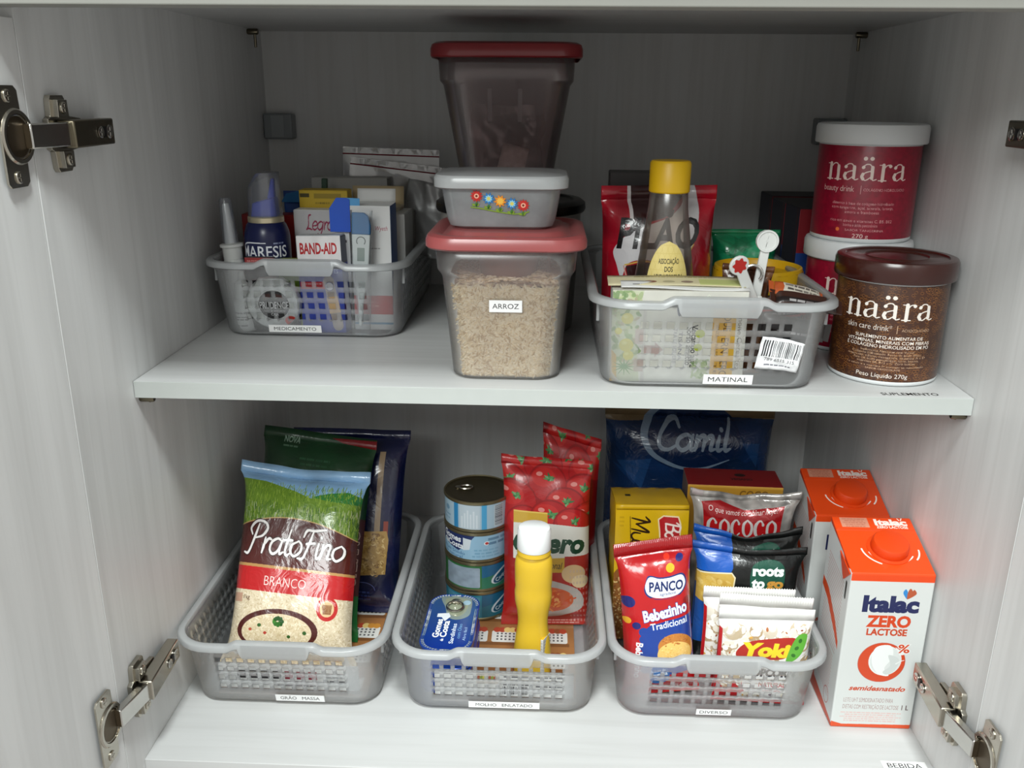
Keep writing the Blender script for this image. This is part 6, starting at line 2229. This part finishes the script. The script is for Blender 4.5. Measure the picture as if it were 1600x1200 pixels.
# ---------------------------------------------------------------- milk cartons
def milk_prints():
    f = Cv(150, 330, 'c8cbc9', 3)
    f.rect(0, 0, 150, 15, 'd8430f')
    f.text('Italac', 78, 76, 30, '1b2250', w=96, bold=0.055)
    for a, c in ((-0.5, '2f7fc0'), (0.1, 'a9502f'), (0.6, 'a9502f')):
        x, y = 107+14*math.sin(a), 46-12*math.cos(a)
        f.poly([(105, 50), (x-4, y+2), (x, y-6), (x+5, y+3)], c, smooth=True)
    f.text('ZERO', 79, 108, 22, 'c5421d', w=76, bold=0.045)
    f.text('LACTOSE', 78, 126, 13, 'b9401e', w=72, bold=0.04)
    f.ell(77, 184, 43, 42, 'c5421d')
    f.ring(77, 184, 43, 42, 1, 'b0554a')
    f.ell(83, 180, 30, 32, 'd9dcda')
    f.ell(84, 180, 28, 30, 'cdd1cf')
    f.poly([(66, 150), (90, 148), (96, 172), (84, 196), (94, 212), (76, 210), (62, 192), (58, 168)], 'dfe2e0', smooth=True)
    f.poly([(88, 168), (108, 176), (104, 200), (90, 210), (82, 204), (94, 190)], 'c3c8c6', smooth=True)
    f.poly([(98, 150), (112, 160), (122, 156), (116, 166), (108, 168)], 'd9dcda')
    f.text('%', 114, 162, 17, 'c5421d', w=20, bold=0.02, out='d9dcda', ow=0.05)
    f.line([(104, 186), (112, 180), (118, 178)], [3, 1], 'd9dcda')
    f.text('semidesnatado', 76, 246, 10, 'b9401e', w=102, shear=0.35, bold=0.03)
    f.text('LEITE UHT SEMIDESNATADO PARA', 64, 272, 9, '9a7f7c', w=92)
    f.text('DIETAS COM RESTRIÇÃO DE LACTOSE', 70, 287, 9, '9a7f7c', w=104)
    f.text('1 L', 134, 287, 10, '6a5a5a', w=12, bold=0.03)
    for i in range(5):
        f.rows(72, 297+i*4.6, 116, 1, 4, 2.6, 'd0a8a4', seed=i)
    f.poly([(0, 316), (20, 322), (150, 320), (150, 330), (0, 330)], 'cf4a20')
    s = Cv(140, 360, 'cfd2d2', 2.4)
    s.poly([(0, 0), (140, 0), (140, 30), (110, 40), (90, 26), (60, 20), (0, 8)], 'b8350f')
    for i in range(22):
        s.line([(20, 60+i*7), (110, 74+i*7)], 2.0, 'b98f8c', 0.8, smooth=False)
    s.poly([(0, 120), (40, 128), (90, 160), (118, 190), (120, 206), (96, 186), (40, 150), (0, 138)], 'cf4a20', smooth=False)
    for i in range(14):
        s.line([(16, 216+i*6.6), (104, 232+i*6.6)], 1.8, 'c59a98', 0.8, smooth=False)
    s.ring(96, 320, 14, 16, 1.6, 'b5605a')
    s.poly([(0, 280), (20, 330), (140, 350), (140, 360), (0, 360)], 'c5421d')
    s.rect(118, 62, 126, 98, '131313', r=4)
    top = Cv(150, 150, 'dc4510', 2.8)
    top.rect(14, 4, 66, 30, 'c98a72')
    for i in range(5):
        top.rows(40, 9+i*5, 44, 1, 4, 2.4, 'a8604a', seed=i)
    top.text('Italac', 108, 22, 15, 'eadfd8', w=58, bold=0.05)
    top.line([(124, 4), (126, 9)], 2, 'eadfd8', smooth=False)
    top.line([(132, 3), (129, 9)], 2, 'eadfd8', smooth=False)
    top.text('ZERO LACTOSE', 108, 31, 6.5, 'eadfd8', w=58, bold=0.03)
    top.line([(0, 38), (150, 36)], 1.2, 'f07a4a', smooth=False)
    top.ring(86, 86, 42, 36, 2.4, 'eadfd8', 30, 165)
    top.ring(86, 86, 52, 44, 3, 'eadfd8', 120, 178)
    top.ring(86, 86, 52, 44, 3, 'eadfd8', 2, 36)
    return MI(f, 'milk_front', 0.35, coat=0.15), MI(s, 'milk_side', 0.4), MI(top, 'milk_top', 0.35, coat=0.15)
MF, MS, MT = milk_prints()
WCARD = M('d2d5d4', 0.4, noise=0.02)
ORC = M('d03f0c', 0.35, noise=0.03)
def milk(label, x, y):
    t = thing('milk_carton', label, 'milk carton', (x, y, ZB+0.02), group='lactose free milk cartons')
    w, d, hf, hb = 3.7, 7.0, 16.35, 18.5
    m = MB()
    V = [(-w, 0, 0), (w, 0, 0), (w, d, 0), (-w, d, 0), (-w, 0, hf), (w, 0, hf), (w, d, hb), (-w, d, hb)]
    m.add(V, [(0, 1, 5, 4), (1, 2, 6, 5), (2, 3, 7, 6), (3, 0, 4, 7), (4, 5, 6, 7), (3, 2, 1, 0)], [((0, 0), (1, 0), (1, 1), (0, 1)), ((1, 0), (0, 0), (0, 1), (1, 1)), ((0, 0), (1, 0), (1, 1), (0, 1)), ((0, 0), (1, 0), (1, 0.9), (0, 1)), ((0, 0), (1, 0), (1, 1), (0, 1)), ((0, 0),)*4], [0, 1, 2, 1, 3, 2])
    obj('carton_body', m, [MF, MS, WCARD, MT], t, smooth=False, bev=0.13)
    sl = math.atan2(hb-hf, d)
    m = MB()
    lathe(m, [(1.62, 0), (1.66, 0.1), (1.6, 0.85), (1.5, 1.0), (1.3, 1.05), (0.01, 1.06)], 40, cap0=False)
    c = obj('screw_cap', m, ORC, t, loc=(0.45, 2.95, hf+2.95*math.tan(sl)-0.02), rot=(sl, 0, 0), label='orange screw cap')
    m = MB()
    lathe(m, [(1.95, 0), (1.95, 0.1), (1.66, 0.16)], 40, cap0=False, cap1=False)
    obj('cap_flange', m, ORC, c)
    m = MB()
    box(m, -w+0.1, w-0.1, -0.02, 0.05, -0.05, 0.28)
    obj('top_seam', m, ORC, t, loc=(0, d*0.745, hf+d*0.745*math.tan(sl)), rot=(math.radians(-60), 0, 0), bev=0.04, smooth=False)
    m = MB()
    prism(m, [(0.1, hf-0.15), (3.2, hf+0.55), (1.6, hf-1.5)], -0.12, -0.02, 'yz')
    m.xf(lambda a, b, c_: (-w+a+0.0, b, c_))
    obj('side_fold', m, ORC, t, smooth=False, bev=0.02, label='orange folded corner')
    return t
milk('orange-topped milk carton in front, Italac name in full view', 31.1, 0.7)
milk('orange-topped milk carton behind the front one', 31.2, 12.2)
